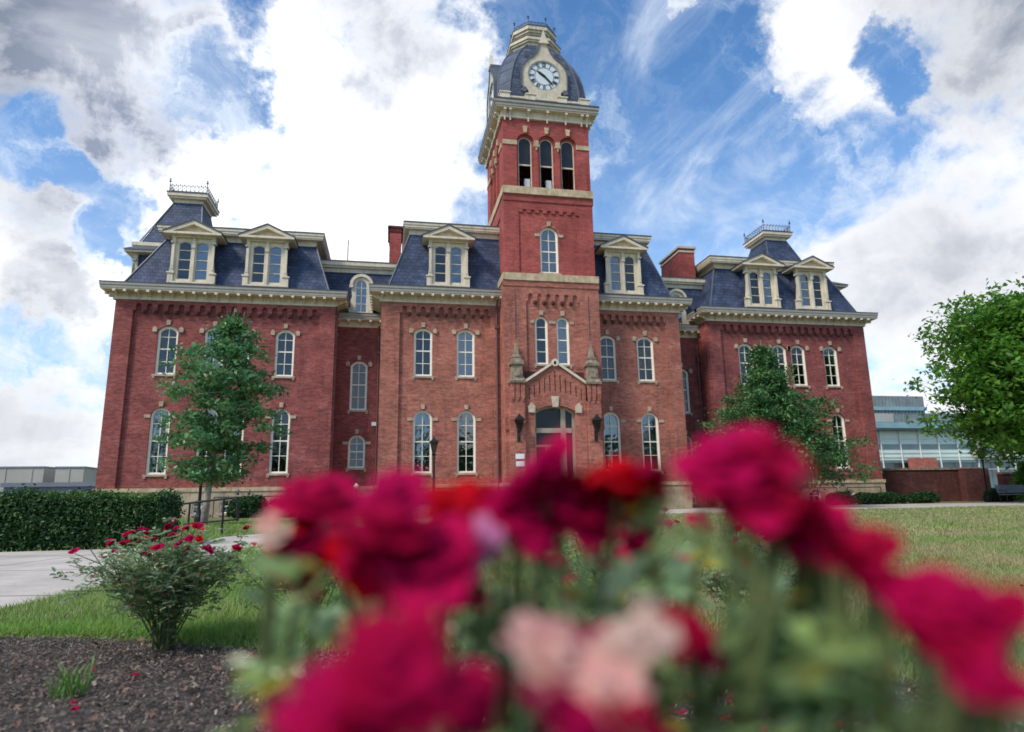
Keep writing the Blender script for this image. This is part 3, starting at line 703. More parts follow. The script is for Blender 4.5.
# belfry, open arches on four sides
def belfry_side(ff, a, b, c0, ends=True):
    cs = [c0 - 1.28, c0, c0 + 1.28]; zs = 20.92
    ops = [(c, .80, 18.12, zs, .40) for c in cs]
    m = MB(); fpoly(m, ff, [(a, 18.041), (b, 18.041), (b, 22.37), (a, 22.37)], .16, .45, [arch(*o) for o in ops]); wl = m.build('belfry_wall', bt, H)
    m = MB()      # outer order with wider arches
    fpoly(m, ff, [(a, 18.041), (b, 18.041), (b, 22.37), (a, 22.37)], 0, .158, [arch(o[0], 1.04, 18.05, zs, .52) for o in ops]); m.build('belfry_arches', bt, H)
    for o in ops:
        m = MB(); i = inset_arch(*o, .05); fpoly(m, ff, arch(*o), .24, .32, [i])
        fbox(m, ff, o[0] - .37, o[0] + .37, 19.55, 19.63, .25, .31); w_ = m.build('belfry_frame', M['cream'], H)
        m = MB(); fbox(m, ff, o[0] - .36, o[0] + .36, 19.62, zs + .0, .29, .292); fpoly(m, ff, arch(o[0], .72, zs, zs + .001, .36), .29, .292); m.build('pane', M['dark_pane'], w_)
        m = MB(); k = .12; fpoly(m, ff, [(o[0] - k * .7, 21.50), (o[0] + k * .7, 21.50), (o[0] + k * 1.15, 21.90), (o[0] - k * 1.15, 21.90)], -.08, .1); m.build('keystone', M['stone'], w_)
    for u in (c0 - .64, c0 + .64):
        m = MB(); fbox(m, ff, u - .13, u + .13, 20.72, 21.0, -.10, -.001); fbox(m, ff, u - .17, u + .17, 20.62, 20.74, -.12, -.001); fpoly(m, ff, [(u - .1, 20.62), (u + .1, 20.62), (u, 20.40)], -.08, -.001); m.build('impost_capital', M['white'] if False else M['stone'], H)
    for u0, u1 in ((a - .03, a + .82), (b - .80, b + .03)):
        m = MB(); fbox(m, ff, u0, u1, 20.68, 20.96, -.05, -.001); m.build('impost_band', M['stone'], H)
belfry_side(front(TY0), TX0, TX1 - .05, 8.66); belfry_side(back(TY1), -TX1 + .05, -TX0, -8.66)
belfry_side(left(TX0), -TY1 + .46, -TY0 - .46, -36.25); belfry_side(right(TX1 - .05), TY0 + .46, TY1 - .46, 36.25)
m = MB(); m.box(TX0 + .3, TX1 - .3, TY0 + .3, TY1 - .3, 17.9, 18.1); m.box(TX0 + .46, TX1 - .5, TY0 + .46, TY1 - .46, 22.0, 22.2); m.build('belfry_floor', M['inner'], H)
if True:
    for u in (7.58, 8.86):
        m = MB(); m.box(u - .17, u + .15, TY0 + .5, TY0 + .75, 18.3, 18.86); m.box(u - .03, u + .03, TY0 + .58, TY0 + .64, 18.1, 18.3); m.build('sky_patch_box', M['white'], H)  # added white box, stands in for the sky-bright patch low in the opening
# bell in the belfry
m = MB(); m.lathe((8.7, 36.6, 19.0), [(.75, 0), (.72, .08), (.55, .35), (.42, .8), (.30, 1.1), (.05, 1.2)], 16); m.box(7.0, 10.4, 36.5, 36.7, 20.3, 20.5); m.build('bell', M['bronze'], H)
# tower cornice
def tower_cornice():
    m = MB(); z = 22.37; o = .54
    def ring(e, z0, z1): m.box(TX0 - e, TX1 + e - .05, TY0 - e, TY1 + e, z0, z1)
    ring(.10, z, z + .42); ring(.15, z - .04, z + .05)
    ring(o - .10, z + .42, z + .50)
    c = m.build('tower_cornice', M['cream'], H)
    m = MB(); ring(o - .05, z + .501, z + .68); ring(o, z + .68, z + .86); m.build('fascia', M['cornice_paint'], c)
    m = MB()
    def br(ff, us):
        for u in us:
            fpts = [(-.101, z + .02), (-.101, z + .418), (-o + .14, z + .418), (-o + .16, z + .30), (-o * .45, z + .20)]
            ia = [m.vert(ff.P(u - .05, zz_, d)) for d, zz_ in fpts]; ib = [m.vert(ff.P(u + .05, zz_, d)) for d, zz_ in fpts]
            m.face(ia); m.face(ib[::-1])
            for j in range(5): m.face((ia[j], ib[j], ib[(j + 1) % 5], ia[(j + 1) % 5]))
            fbox(m, ff, u - .08, u + .08, z + .29, z + .417, -o + .12, -o + .26)
            fbox(m, ff, u - .04, u + .04, z - .25, z + .05, -.19, -.152)
    br(front(TY0), [TX0 + .1, TX0 + .42, 7.55, 8.68, 9.8, TX1 - .5, TX1 - .18]); br(left(TX0), [-TY1 + q for q in (.15, .5, 1.9, 2.95, 4.0, 5.35, 5.7)])
    br(right(TX1 - .05), [TY0 + q for q in (.15, .5, 1.9, 2.95, 4.0, 5.35, 5.7)]); br(back(TY1), [-TX1 + .15, -TX1 + .5, -9.8, -8.68, -7.55, -TX0 - .5, -TX0 - .15])
    tag(m.build('bracket_row', M['cream'], c), kind='stuff')
    m = MB(); m.box(TX0 - o - .03, TX1 + o - .02, TY0 - o - .03, TY1 + o + .03, z + .861, z + .93); m.build('roof_edging', M['roof_edge'], c)
    m = MB(); e = .10
    m.box(TX0 - e, TX1 + e - .05, TY0 - e, TY1 + e, z + .93, z + 1.25); m.box(TX0 - e - .06, TX1 + e, TY0 - e - .06, TY1 + e + .06, z + 1.25, z + 1.36)
    for x in (TX0 + .15, 7.75, 9.65, TX1 - .25):
        for y in (TY0, TY1): m.box(x - .28, x + .28, y - .2, y + .2, z + .94, z + 1.50); m.box(x - .33, x + .33, y - .25, y + .25, z + 1.501, z + 1.58)
    for y in (35.3, 37.2):
        for x in (TX0, TX1 - .05): m.box(x - .2, x + .2, y - .28, y + .28, z + .94, z + 1.50); m.box(x - .25, x + .25, y - .33, y + .33, z + 1.501, z + 1.58)
    m.build('blocking_course', M['cream'], H)
tower_cornice()
# dome: octagon with long cardinal faces, bulging profile
DC = (8.68, 36.25)
def octo(hw, fh, z, hy=None):
    hy = hy or hw; x, y = DC; g = fh * (hy / hw)
    return [(x + sx, y + sy, z) for sx, sy in ((-fh, -hy), (fh, -hy), (hw, -g), (hw, g), (fh, hy), (-fh, hy), (-hw, g), (-hw, -g))]
prof = [(23.45, 2.66, 2.12), (24.1, 2.72, 2.13), (24.9, 2.70, 2.06), (25.7, 2.62, 1.93), (26.4, 2.48, 1.76), (27.1, 2.24, 1.50), (27.7, 1.97, 1.22), (28.2, 1.66, .90), (28.5, 1.5, .68)]
m = MB(); m.rings([octo(h, g, z) for z, h, g in prof]); dm = m.build('dome', M['dome'], H)
for k in range(8): m = MB(); m.tube([Vector(octo(h, g, z)[k]) for z, h, g in prof], .055, 6); m.build('hip_ridge', M['lead'], dm)
m = MB()
for z0, z1, h, g in ((28.42, 28.72, 1.46, .62), (28.72, 28.84, 1.58, .68), (28.84, 29.05, 1.66, .72), (29.05, 29.60, 1.22, .54), (29.60, 29.75, 1.32, .58), (29.75, 30.0, 1.42, .62)):
    m.rings([octo(h, g, z0), octo(h, g, z1)])
lc = m.build('crown_cornice', M['cream_dim'], H)
m = MB(); m.rings([octo(1.69, .735, 29.051), octo(1.69, .735, 29.1)]); m.rings([octo(1.45, .635, 30.001), octo(1.45, .635, 30.06)]); m.rings([octo(1.3, .56, 30.06), octo(.3, .12, 30.25)]); m.build('roof_edging', M['roof_edge'], lc)
m = MB(); oc = octo(1.32, .57, 30.06)
for k in range(8):
    a = Vector(oc[k]); b = Vector(oc[(k + 1) % 8]); n = max(2, int((b - a).length / .22))
    for q in (.06, .28): m.tube([a + Vector((0, 0, q)), b + Vector((0, 0, q))], .014, 4)
    for j in range(n):
        p = a + (b - a) * (j / n); p2 = a + (b - a) * ((j + 1) / n)
        m.tube([p, p + Vector((0, 0, .38))], .013, 4); m.tube([p + Vector((0, 0, .06)), p2 + Vector((0, 0, .28))], .012, 4); m.tube([p2 + Vector((0, 0, .06)), p + Vector((0, 0, .28))], .012, 4)
    m.tube([a, a + Vector((0, 0, .72))], .016, 5); m.lathe((a.x, a.y, a.z + .42), [(0, 0), (.06, .07), (.02, .13), (.055, .19), (0, .32)], 6)
    m.tube([a + Vector((-.09, 0, .62)), a + Vector((.09, 0, .62))], .014, 4)
m.build('iron_cresting', M['bronze'], H)
# clock dormers
def clock(ff, c, z, full=True):
    out = []
    for k in range(-30, 31):        # ring from lower right round the top by angle, with ogee neck
        pass
    rgt = [(1.02, 23.55), (1.02, 24.15), (.98, 24.35), (1.05, 24.50), (1.20, 24.56), (1.36, 24.62), (1.37, 25.0), (1.38, 25.5)]
    for a in range(8, 56, 8): rgt.append((1.38 * math.cos(R(a)), 25.5 + 1.32 * math.sin(R(a))))
    rgt += [(.60, 26.72), (.42, 26.98), (.30, 27.25), (.24, 27.5), (.24, 27.75)]
    loop = [(c + u, zz_) for u, zz_ in rgt] + [(c - u, zz_) for u, zz_ in rgt[::-1]]
    m = MB(); circ = [(c + 1.0 * math.cos(2 * PI * k / 40), z + 1.0 * math.sin(2 * PI * k / 40)) for k in range(40)]
    fpoly(m, ff, loop, 0, .30, [circ]); s_ = m.build('clock_surround', M['cream_dim'], H)
    m = MB(); lf = [(c + u, zz_ ) for u, zz_ in rgt]
    for sg in (1, -1):
        for (u0, z0), (u1, z1) in zip(rgt[5:], rgt[6:]):
            n_ = Vector((z1 - z0, -(u1 - u0))).normalized() * .07
            fpoly(m, ff, [(c + sg * u0, z0), (c + sg * (u0 + n_.x), z0 + n_.y), (c + sg * (u1 + n_.x), z1 + n_.y), (c + sg * u1, z1)], -.07, .9)
        fpoly(m, ff, [(c + sg * (1.26 + .17 * math.cos(2 * PI * k / 12)), 24.44 + .17 * math.sin(2 * PI * k / 12)) for k in range(12)], -.06, .5)
    m.build('hood_mould', M['lead'], s_)
    m = MB(); fpoly(m, ff, [(c + u * .985, zz_ ) for u, zz_ in rgt] + [(c - u * .985, zz_) for u, zz_ in rgt[::-1]], .301, 1.0); m.build('backing', M['cream_dim'], s_)
    p = ff.P(c, 27.7, .0); m = MB()
    if full: fbox(m, ff, c - .30, c + .30, 27.62, 27.72, -.12, .3); fpoly(m, ff, [(c - .30, 27.72), (c + .30, 27.72), (c + .22, 27.86), (c + .16, 28.05), (c + .07, 28.35), (c, 28.62), (c - .07, 28.35), (c - .16, 28.05), (c - .22, 27.86)], -.06, .16); m.build('finial', M['cream'], s_)
    ring = lambda r: [(c + r * math.cos(2 * PI * k / 40), z + r * math.sin(2 * PI * k / 40)) for k in range(40)]
    m = MB(); fpoly(m, ff, ring(.985), .08, .14); d_ = m.build('clock_face', M['dial'], H)
    m = MB(); fpoly(m, ff, ring(.995), .02, .10, [ring(.93)]); fpoly(m, ff, ring(.60), .06, .075, [ring(.565)]); m.build('dial_ring', M['dialring'], d_)
    m = MB(); NUM = {1: 'I', 2: 'II', 3: 'III', 4: 'IIII', 5: 'V', 6: 'VI', 7: 'VII', 8: 'VIII', 9: 'IX', 10: 'X', 11: 'XI', 12: 'XII'}
    WID = {'I': .055, 'V': .13, 'X': .13}
    for h, s in NUM.items():
        a = R(90 - 30 * h); tot = sum(WID[ch] for ch in s); x = -tot / 2
        def L(px, py, qx, qy, t_):   # stroke in numeral space, y outward
            dx, dy = qx - px, qy - py; ln = math.hypot(dx, dy); nx, ny = -dy / ln * t_ / 2, dx / ln * t_ / 2
            q = []
            for (X_, Y_) in ((px + nx, py + ny), (qx + nx, qy + ny), (qx - nx, qy - ny), (px - nx, py - ny)):
                rr = .765 + Y_; q.append((c + rr * math.cos(a) + X_ * math.sin(a), z + rr * math.sin(a) - X_ * math.cos(a)))
            fpoly(m, ff, q, .066, .079)
        for ch in s:
            w_ = WID[ch]; q = x + w_ / 2
            if ch == 'I': L(q, -.12, q, .12, .034)
            if ch == 'V': L(q - .05, .12, q, -.12, .036); L(q + .05, .12, q, -.12, .02)
            if ch == 'X': L(q - .05, .12, q + .05, -.12, .036); L(q + .05, .12, q - .05, -.12, .02)
            x += w_
        L(-tot / 2, .125, tot / 2, .125, .014); L(-tot / 2, -.125, tot / 2, -.125, .014)
    m.build('numeral_ring', M['iron'], d_)
    for nm, ang, ln, wd, dd in (('hour_hand', 306, .56, .16, .045), ('minute_hand', 137, .84, .12, .03)):
        a = R(90 - ang); m = MB(); dx, dy = math.cos(a), math.sin(a)
        P_ = [(-.18, .02), (-.05, wd * .5), (ln * .6, wd * .5), (ln * .8, wd * .32), (ln, 0), (ln * .8, -wd * .32), (ln * .6, -wd * .5), (-.05, -wd * .5), (-.18, -.02)]
        fpoly(m, ff, [(c + t_ * dx - s_2 * dy, z + t_ * dy + s_2 * dx) for t_, s_2 in P_], dd, dd + .01); m.build(nm, M['iron'], d_)
clock(front(33.46), 8.68, 25.5)
clock(left(5.88), -36.25, 25.5); clock(right(11.36), 36.25, 25.5, False); clock(back(39.04), -8.68, 25.5)

# --- entrance: gabled porch between pinnacled piers
PY = 32.86; fp = front(PY)
door = (8.58, 2.22, 1.5, 5.15, .33)
m = MB(); g = [(6.95, 1.48), (10.30, 1.48), (10.30, 6.62), (8.62, 7.72), (6.95, 6.62)]
slots = []
for k in range(-5, 6):
    u = 8.62 + k * .285; zt = 7.30 - abs(k) * .185; zb_ = 6.22 - abs(k) ** 2 * .018
    slots.append([(u - .026, zb_), (u + .026, zb_), (u + .026, zt), (u - .026, zt)])
fpoly(m, fp, g, 0, .44, [arch(*door)]+slots); m.build('porch_wall', bm, H)
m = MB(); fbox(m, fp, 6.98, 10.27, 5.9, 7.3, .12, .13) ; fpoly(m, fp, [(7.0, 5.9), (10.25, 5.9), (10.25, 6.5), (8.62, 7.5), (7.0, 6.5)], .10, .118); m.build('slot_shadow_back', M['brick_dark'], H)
ao = arch(*door)[2:]; a1 = [(u, z + .30) for u, z in arch(8.58, 2.5, 1.5, 5.15, .36)[2:]]
m = MB(); fpoly(m, fp, ao + a1[::-1], -.05, .02); m.build('brick_hood', bm, H)
m = MB(); fpoly(m, fp, [(8.43, 5.38), (8.73, 5.38), (8.79, 5.95), (8.37, 5.95)], -.12, .1); m.build('keystone', M['pale_stone'], H)
for s in (-1, 1):
    m = MB(); u = 8.58 + s * 1.27; fpoly(m, fp, [(u - .17, 5.08), (u + .17, 5.08), (u + .19, 5.4), (u + .03 * s, 5.62), (u - .19, 5.4)], -.10, .1); m.build('shoulder_stone', M['pale_stone'], H)
m = MB()
for s in (-1, 1):
    e = 8.62 + s * 1.72; fpoly(m, fp, [(e, 6.60), (8.62 + s * .20, 7.62), (8.62 + s * .20, 7.76), (e, 6.76)], -.14, .0)
    fbox(m, fp, min(e, e + s * .12), max(e, e + s * .12), 6.60, 6.73, -.14, .0)
fpoly(m, fp, [(8.62 + .19 * math.cos(R(a)), 7.76 + .21 * math.sin(R(a))) for a in range(-60, 241, 20)], -.15, .0, [[(8.62 + .08 * math.cos(R(a)), 7.75 + .11 * math.sin(R(a))) for a in range(0, 360, 30)]])
cp = m.build('gable_coping', M['cream'], H)
m = MB()
for s in (-1, 1):
    e = 8.62 + s * 1.75; fpoly(m, fp, [(e, 6.735), (8.62, 7.80), (8.62, 7.86), (e, 6.80)], .002, .44)
m.build('gable_slates', M['slate'], cp)
# piers + pinnacles
for u0, u1 in ((6.16, 6.93), (10.32, 11.08)):
    m = MB(); fbox(m, fp, u0, u1, .2, 5.70, -.16, .44); fbox(m, fp, u0 + .10, u1 - .10, 5.70, 6.62, -.16, .44)
    for q in (0, .285, .57): fpoly(m, fp, [(u0 + q + .0, 5.9), (u0 + q + .10, 5.62), (u0 + q + .2, 5.9), (u0 + q + .2, 6.62), (u0 + q, 6.62)], -.22, -.161)
    m.build('pier', bm, H)
    c = (u0 + u1) / 2; x, y = c, PY + .12; m = MB()
    def sq(h, z): return [(x - h, y - h, z), (x + h, y - h, z), (x + h, y + h, z), (x - h, y + h, z)]
    for a, b in (((.42, 6.62), (.44, 6.74)), ((.44, 6.74), (.30, 6.84)), ((.29, 6.84), (.27, 7.62)), ((.36, 7.62), (.38, 7.74)), ((.30, 7.74), (.21, 8.02)), ((.25, 8.02), (.24, 8.07)), ((.17, 8.07), (.09, 8.55)), ((.10, 8.55), (.02, 8.85))):
        m.rings([sq(*a), sq(*b)])
    for s in (-1, 1):
        for sy in (-1, 1): m.lathe((x + s * .30, y + sy * .30, 7.55), [(.0, 0), (.07, .08), (.07, .2), (0, .36)], 6); m.lathe((x + s * .34, y + sy * .34, 6.62), [(.0, 0), (.07, .08), (.07, .2), (0, .3)], 6)
    fpoly(m, front(y - .30), [(x - .16, 7.0), (x + .16, 7.0), (x + .16, 7.3), (x, 7.5), (x - .16, 7.3)], -.04, .03)
    m.build('stone_pinnacle', M['stone_grey'], H)
# recessed doorway
fd = front(PY + .30)
m = MB(); fpoly(m, fd, arch(*door), 0, .12, [inset_arch(*door, .12)]); fbox(m, fd, 7.55, 9.6, 4.05, 4.30, .0, .13); fbox(m, fd, 8.95, 9.20, 1.5, 5.4, -.012, .14); fbox(m, fd, 7.55, 8.95, 3.3, 3.42, .02, .12); fbox(m, fd, 8.1, 8.18, 1.5, 3.3, .01, .12)
en = m.build('door_frame', M['door_paint'], H)
m = MB(); fpoly(m, fd, inset_arch(*door, .10), .10, .105); m.build('pane', M['dark_pane'], en)
m = MB(); fbox(m, fd, 8.22, 8.93, 1.52, 3.28, .03, .09); m.build('door_leaf', M['door_paint'], en)
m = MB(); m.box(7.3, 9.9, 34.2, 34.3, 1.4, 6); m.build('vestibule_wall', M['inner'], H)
m = MB()
for k in range(8): m.box(6.9, 10.35, 32.68 - .30 * (k + 1), 32.68 - .30 * k, -.1, 1.46 - .17 * k)
m.build('entrance_steps', M['concrete'], H)
for s, u in ((-1, 6.55), (1, 10.70)):       # wall lanterns
    m = MB(); y = PY - .48; z = 4.2
    m.rings([[(u - r_, y - r_, zz_), (u + r_, y - r_, zz_), (u + r_, y + r_, zz_), (u - r_, y + r_, zz_)] for r_, zz_ in ((.27, 4.62), (.24, 4.66), (.08, 4.84), (.03, 4.95))])
    for sx in (-1, 1):
        for sy in (-1, 1): m.tube([(u + sx * .10, y + sy * .10, 4.15), (u + sx * .20, y + sy * .20, 4.62)], .016, 4)
    m.rings([[(u - r_, y - r_, zz_), (u + r_, y - r_, zz_), (u + r_, y + r_, zz_), (u - r_, y + r_, zz_)] for r_, zz_ in ((.03, 4.0), (.12, 4.10), (.12, 4.15))])
    m.tube([(u, PY - .16, 4.0), (u, PY - .26, 3.75), (u, PY - .42, 3.72), (u, PY - .5, 3.85), (u, y, 4.02)], .035, 6)
    fbox(m, fp, u - .07, u + .07, 3.55, 4.15, -.20, -.161)
    l = m.build('wall_lantern', M['iron'], H)
    m = MB(); m.rings([[(u - r_, y - r_, zz_), (u + r_, y - r_, zz_), (u + r_, y + r_, zz_), (u - r_, y + r_, zz_)] for r_, zz_ in ((.09, 4.16), (.18, 4.61))]); m.build('lantern_glass', M['glass_dark'], l)
m = MB(); fbox(m, fp, 6.38, 6.84, 2.66, 2.92, -.19, -.161); m.build('name_plate', M['white'], H)
m = MB(); fbox(m, fp, 6.40, 6.84, 2.28, 2.54, -.19, -.161); m.build('notice_plate', M['white'], H)
# downspouts, chimneys, mast
for x, y, z1 in ((-3.02, 36.25, 11.3), (5.78, 34.52, 11.6), (-.70, 37.36, 10.6), (19.2, 37.3, 10.6)):
    m = MB(); m.tube([(x, y, .1), (x, y, z1 - .5), (x, y - .25, z1 - .2), (x, y - .5, z1)], .055, 8); m.box(x - .1, x + .1, y - .1, y + .1, z1 - 1.6, z1 - 1.4); m.build('downspout', M['pipe'], H)
for x0, x1, y0, y1, z0, z1 in ((18.9, 19.97, 38.2, 41.2, 14.0, 17.0), (-.25, .50, 40.0, 42.4, 14.4, 18.0)):
    m = MB(); m.box(x0, x1, y0, y1, z0, z1 - .02); ch = m.build('chimney', bt, H)
    m = MB(); m.box(x0 - .05, x1 + .05, y0 - .05, y1 + .05, z1 - .28, z1 - .16); m.box(x0 - .12, x1 + .12, y0 - .12, y1 + .12, z1 - .019, z1 + .12); m.build('chimney_cap', M['cream_dim' if x0 > 5 else 'brick_dark'], ch)
m = MB(); m.tube([(-2.9, 41, 14.6), (-2.9, 41, 17.4)], .035, 6); m.build('roof_mast', M['bronze'], H)
m = MB(); m.box(-1.0, -.72, 37.35, 37.5, 4.85, 5.05); m.build('alarm_box', M['white'], H)
for x in (-7.55, -7.0, 26.6, 27.3):
    m = MB(); m.tube([(x, 35.9, 1.32), (x, 35.7, 1.36), (x, 35.66, 1.25)], .02, 5); m.lathe((x, 35.64, 1.08), [(.0, .18), (.06, .15), (.09, 0), (0, 0)], 8); m.build('wall_lamp', M['bronze'], H)
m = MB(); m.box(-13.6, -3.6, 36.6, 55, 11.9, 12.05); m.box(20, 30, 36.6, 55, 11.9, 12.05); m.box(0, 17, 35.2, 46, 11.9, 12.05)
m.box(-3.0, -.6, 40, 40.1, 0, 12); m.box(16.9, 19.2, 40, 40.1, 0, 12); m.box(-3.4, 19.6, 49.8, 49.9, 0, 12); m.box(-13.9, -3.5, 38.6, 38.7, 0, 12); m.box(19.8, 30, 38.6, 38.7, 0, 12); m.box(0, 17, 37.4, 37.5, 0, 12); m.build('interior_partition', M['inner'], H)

# ------------------------------------------------------------------ ground
def ground_mat(name, base, dry, lush, scale=1.2):
    m = bpy.data.materials.new(name); m.use_nodes = True; t = NT(m.node_tree); b = t.n['Principled BSDF']
    pos = t.new('ShaderNodeNewGeometry').outputs['Position']
    a = t.ramp(t.noise(pos, .35, 6, .7), .36, .62); c2 = t.ramp(t.noise(pos, scale * 3, 6, .75), .35, .65)
    c = t.mix(a, rgb(*base), rgb(*lush)); c = t.mix(t.math('MULTIPLY', c2, .75), c, rgb(*dry))
    mp = t.new('ShaderNodeMapping'); t.l.new(pos, mp.inputs[0]); mp.inputs['Scale'].default_value = (60, 14, 1)
    fine = t.ramp(t.noise(mp.outputs[0], 1.0, 3, .8), .3, .7, .6, 1.4)
    t.l.new(t.vmath('SCALE', c, fine), b.inputs['Base Color']); b.inputs['Roughness'].default_value = .95; b.inputs['Specular IOR Level'].default_value = .1
    bp = t.new('ShaderNodeBump'); bp.inputs['Strength'].default_value = .8; bp.inputs['Distance'].default_value = .03
    t.l.new(t.noise(pos, 45, 4, .8), bp.inputs['Height']); t.l.new(bp.outputs[0], b.inputs['Normal'])
    return m
G_LAWN = ground_mat('lawn_ground', (.15, .15, .06), (.30, .25, .13), (.11, .15, .045))
m = MB(); m.poly([(-900, -60, 0), (900, -60, 0), (900, 1800, 0), (-900, 1800, 0)]); tag(m.build('lawn', G_LAWN), kind='structure')
def conc_mat():
    m = bpy.data.materials.new('paving'); m.use_nodes = True; t = NT(m.node_tree); b = t.n['Principled BSDF']
    g = t.new('ShaderNodeNewGeometry'); pos = g.outputs['Position']
    mp = t.new('ShaderNodeMapping'); t.l.new(pos, mp.inputs[0]); mp.inputs['Rotation'].default_value = (0, 0, R(12))
    s = t.new('ShaderNodeSeparateXYZ'); t.l.new(mp.outputs[0], s.inputs[0])
    def joint(o, per, off): return t.ramp(t.math('PINGPONG', t.math('ADD', o, off), per / 2), .012, .026, .30, 1)
    j = t.math('MULTIPLY', joint(s.outputs[0], 3.1, .4), joint(s.outputs[1], 2.1, .75))
    big = t.ramp(t.noise(pos, .7, 6, .7), .3, .7, .76, 1.14); fine = t.ramp(t.noise(pos, 60, 4, .8), .3, .7, .88, 1.1)
    t.l.new(t.vmath('SCALE', (.52, .455, .39), t.math('MULTIPLY', j, t.math('MULTIPLY', big, fine))), b.inputs['Base Color'])
    b.inputs['Roughness'].default_value = .92
    return m
PAVE = conc_mat()
def sheet(name, pts, z, m_, kind='structure', thick=None):
    m = MB(); pts = [Vector((p[0], p[1], 0)) for p in pts]
    tr = tessellate_polygon([pts]); ids = [m.vert((p.x, p.y, z)) for p in pts]
    for t_ in tr:
        a, b, c = (pts[k] for k in t_); m.face(t_ if (b - a).cross(c - a).z > 0 else t_[::-1])
    if thick:
        lo_ = [m.vert((p.x, p.y, z - thick)) for p in pts]; n = len(pts)
        for k in range(n): m.face((ids[k], lo_[k], lo_[(k + 1) % n], ids[(k + 1) % n]))
    return tag(m.build(name, m_), kind=kind)
PATH_NEAR = [(-3.3, 3.6), (-2.78, 5.3), (-2.60, 6.6), (-2.42, 8.5), (-2.2, 11.4), (-1.7, 14.2), (.8, 18.5), (4.5, 21.8), (10, 24.2), (18, 25.2), (28, 24.9), (45, 24.2)]
PATH_FAR = [(45, 31.0), (37, 32.2), (20, 33.0), (10.5, 32.2), (10.4, 29.5), (6.8, 29.5), (2, 26.5), (-1.2, 20), (-2.8, 16.4), (-3.5, 15.2), (-3.3, 12.2), (-12, 12.2), (-22, 12.2), (-22, 3)]
sheet('path', PATH_NEAR + PATH_FAR, .012, PAVE, thick=.03)

# mulch bed
BED = [(-8, 1.5), (-3.4, 3.4), (-2.9, 4.3), (-2.15, 4.42), (-1.6, 4.22), (-1.15, 4.02), (-.8, 3.78), (-.45, 3.62), (.0, 3.5), (.5, 3.3), (1.1, 3.1), (1.8, 2.75), (2.3, 2.2), (2.6, 1.4), (2.8, .2), (3, -3), (-8, -3)]
def mulch_mat():
    m = bpy.data.materials.new('mulch'); m.use_nodes = True; t = NT(m.node_tree); b = t.n['Principled BSDF']
    pos = t.new('ShaderNodeNewGeometry').outputs['Position']
    f1 = t.ramp(t.noise(pos, 35, 5, .75), .35, .68); c = t.mix(f1, rgb(.025, .018, .015), rgb(.12, .09, .075)); c = t.vmath('SCALE', c, t.ramp(t.noise(pos, 2.2, 4), .35, .65, .6, 1.4))
    t.l.new(c, b.inputs['Base Color']); b.inputs['Roughness'].default_value = .95
    bp = t.new('ShaderNodeBump'); bp.inputs['Strength'].default_value = 1; bp.inputs['Distance'].default_value = .03
    t.l.new(t.noise(pos, 28, 6, .75), bp.inputs['Height']); t.l.new(bp.outputs[0], b.inputs['Normal'])
    return m
MULCH = mulch_mat()
bed = sheet('planting_bed', BED, .010, MULCH)

def tri_soup(name, P, m_, label=None, cat=None, kind=None, parent=None, quads=False):
    """P: (n,k,3) array of faces"""
    n, k = P.shape[:2]; me = bpy.data.meshes.new(name)
    me.vertices.add(n * k); me.vertices.foreach_set('co', P.reshape(-1).astype(np.float32))
    me.loops.add(n * k); me.loops.foreach_set('vertex_index', np.arange(n * k, dtype=np.int32))
    me.polygons.add(n); me.polygons.foreach_set('loop_start', np.arange(0, n * k, k, dtype=np.int32)); me.polygons.foreach_set('loop_total', np.full(n, k, np.int32))
    me.update(calc_edges=True); me.materials.append(m_)
    o = bpy.data.objects.new(name, me); C.objects.link(o)
    if parent is not None: link_to(o, parent)
    return tag(o, label, cat, kind=kind)
def inside(x, y, poly):
    r = np.zeros(len(x), bool); n = len(poly)
    for i in range(n):
        x1, y1 = poly[i][:2]; x2, y2 = poly[(i + 1) % n][:2]
        c = ((y1 > y) != (y2 > y)); r ^= c & (x < (x2 - x1) * (y - y1) / ((y2 - y1) or 1e-9) + x1)
    return r
# grass blades, dense near the viewer
def blades(n, y0, y1, h0, w0, pw=1.0):
    # distribution thinning with distance, inside the view wedge (with a margin)
    u = rng.random(n); y = y0 * (y1 / y0) ** (u ** pw); x = (rng.random(n) * 1.9 - .62) * (y + 1.2)
    ok = ~inside(x, y, PATH_NEAR + PATH_FAR) & ~inside(x + rng.normal(0, .04, n), y + rng.normal(0, .05, n), BED)
    x, y = x[ok], y[ok]; n = len(x)
    patch = .5 + .5 * np.sin(x * 1.7 + np.sin(y * 1.3) * 2) * np.sin(y * 1.1 + x * .4)
    a = rng.random(n) * 2 * PI; h = h0 * (.5 + rng.random(n)) * (.7 + .6 * patch); wv = w0 * (1 + y / 10)
    lean = rng.normal(0, .5, (n, 2)) * h[:, None]
    P = np.zeros((n, 3, 3)); dx, dy = np.cos(a) * wv, np.sin(a) * wv
    P[:, 0] = np.c_[x - dx, y - dy, np.zeros(n)]; P[:, 1] = np.c_[x + dx, y + dy, np.zeros(n)]; P[:, 2] = np.c_[x + lean[:, 0], y + lean[:, 1], h]
    return P
GRASS = leaf_mat('grass_blades', (.17, .31, .055), (.24, .36, .085), 1.1, .3, .6, c3=(.42, .36, .20), dry=(.38, .34, .16))
Pg = np.concatenate([blades(340000, 1.9, 9, .045, .0028, .8), blades(200000, 8, 30, .05, .006, 1.0)])
tri_soup('grass', Pg, GRASS, 'short mown grass with dry straw patches covering the lawn', 'grass', 'stuff')
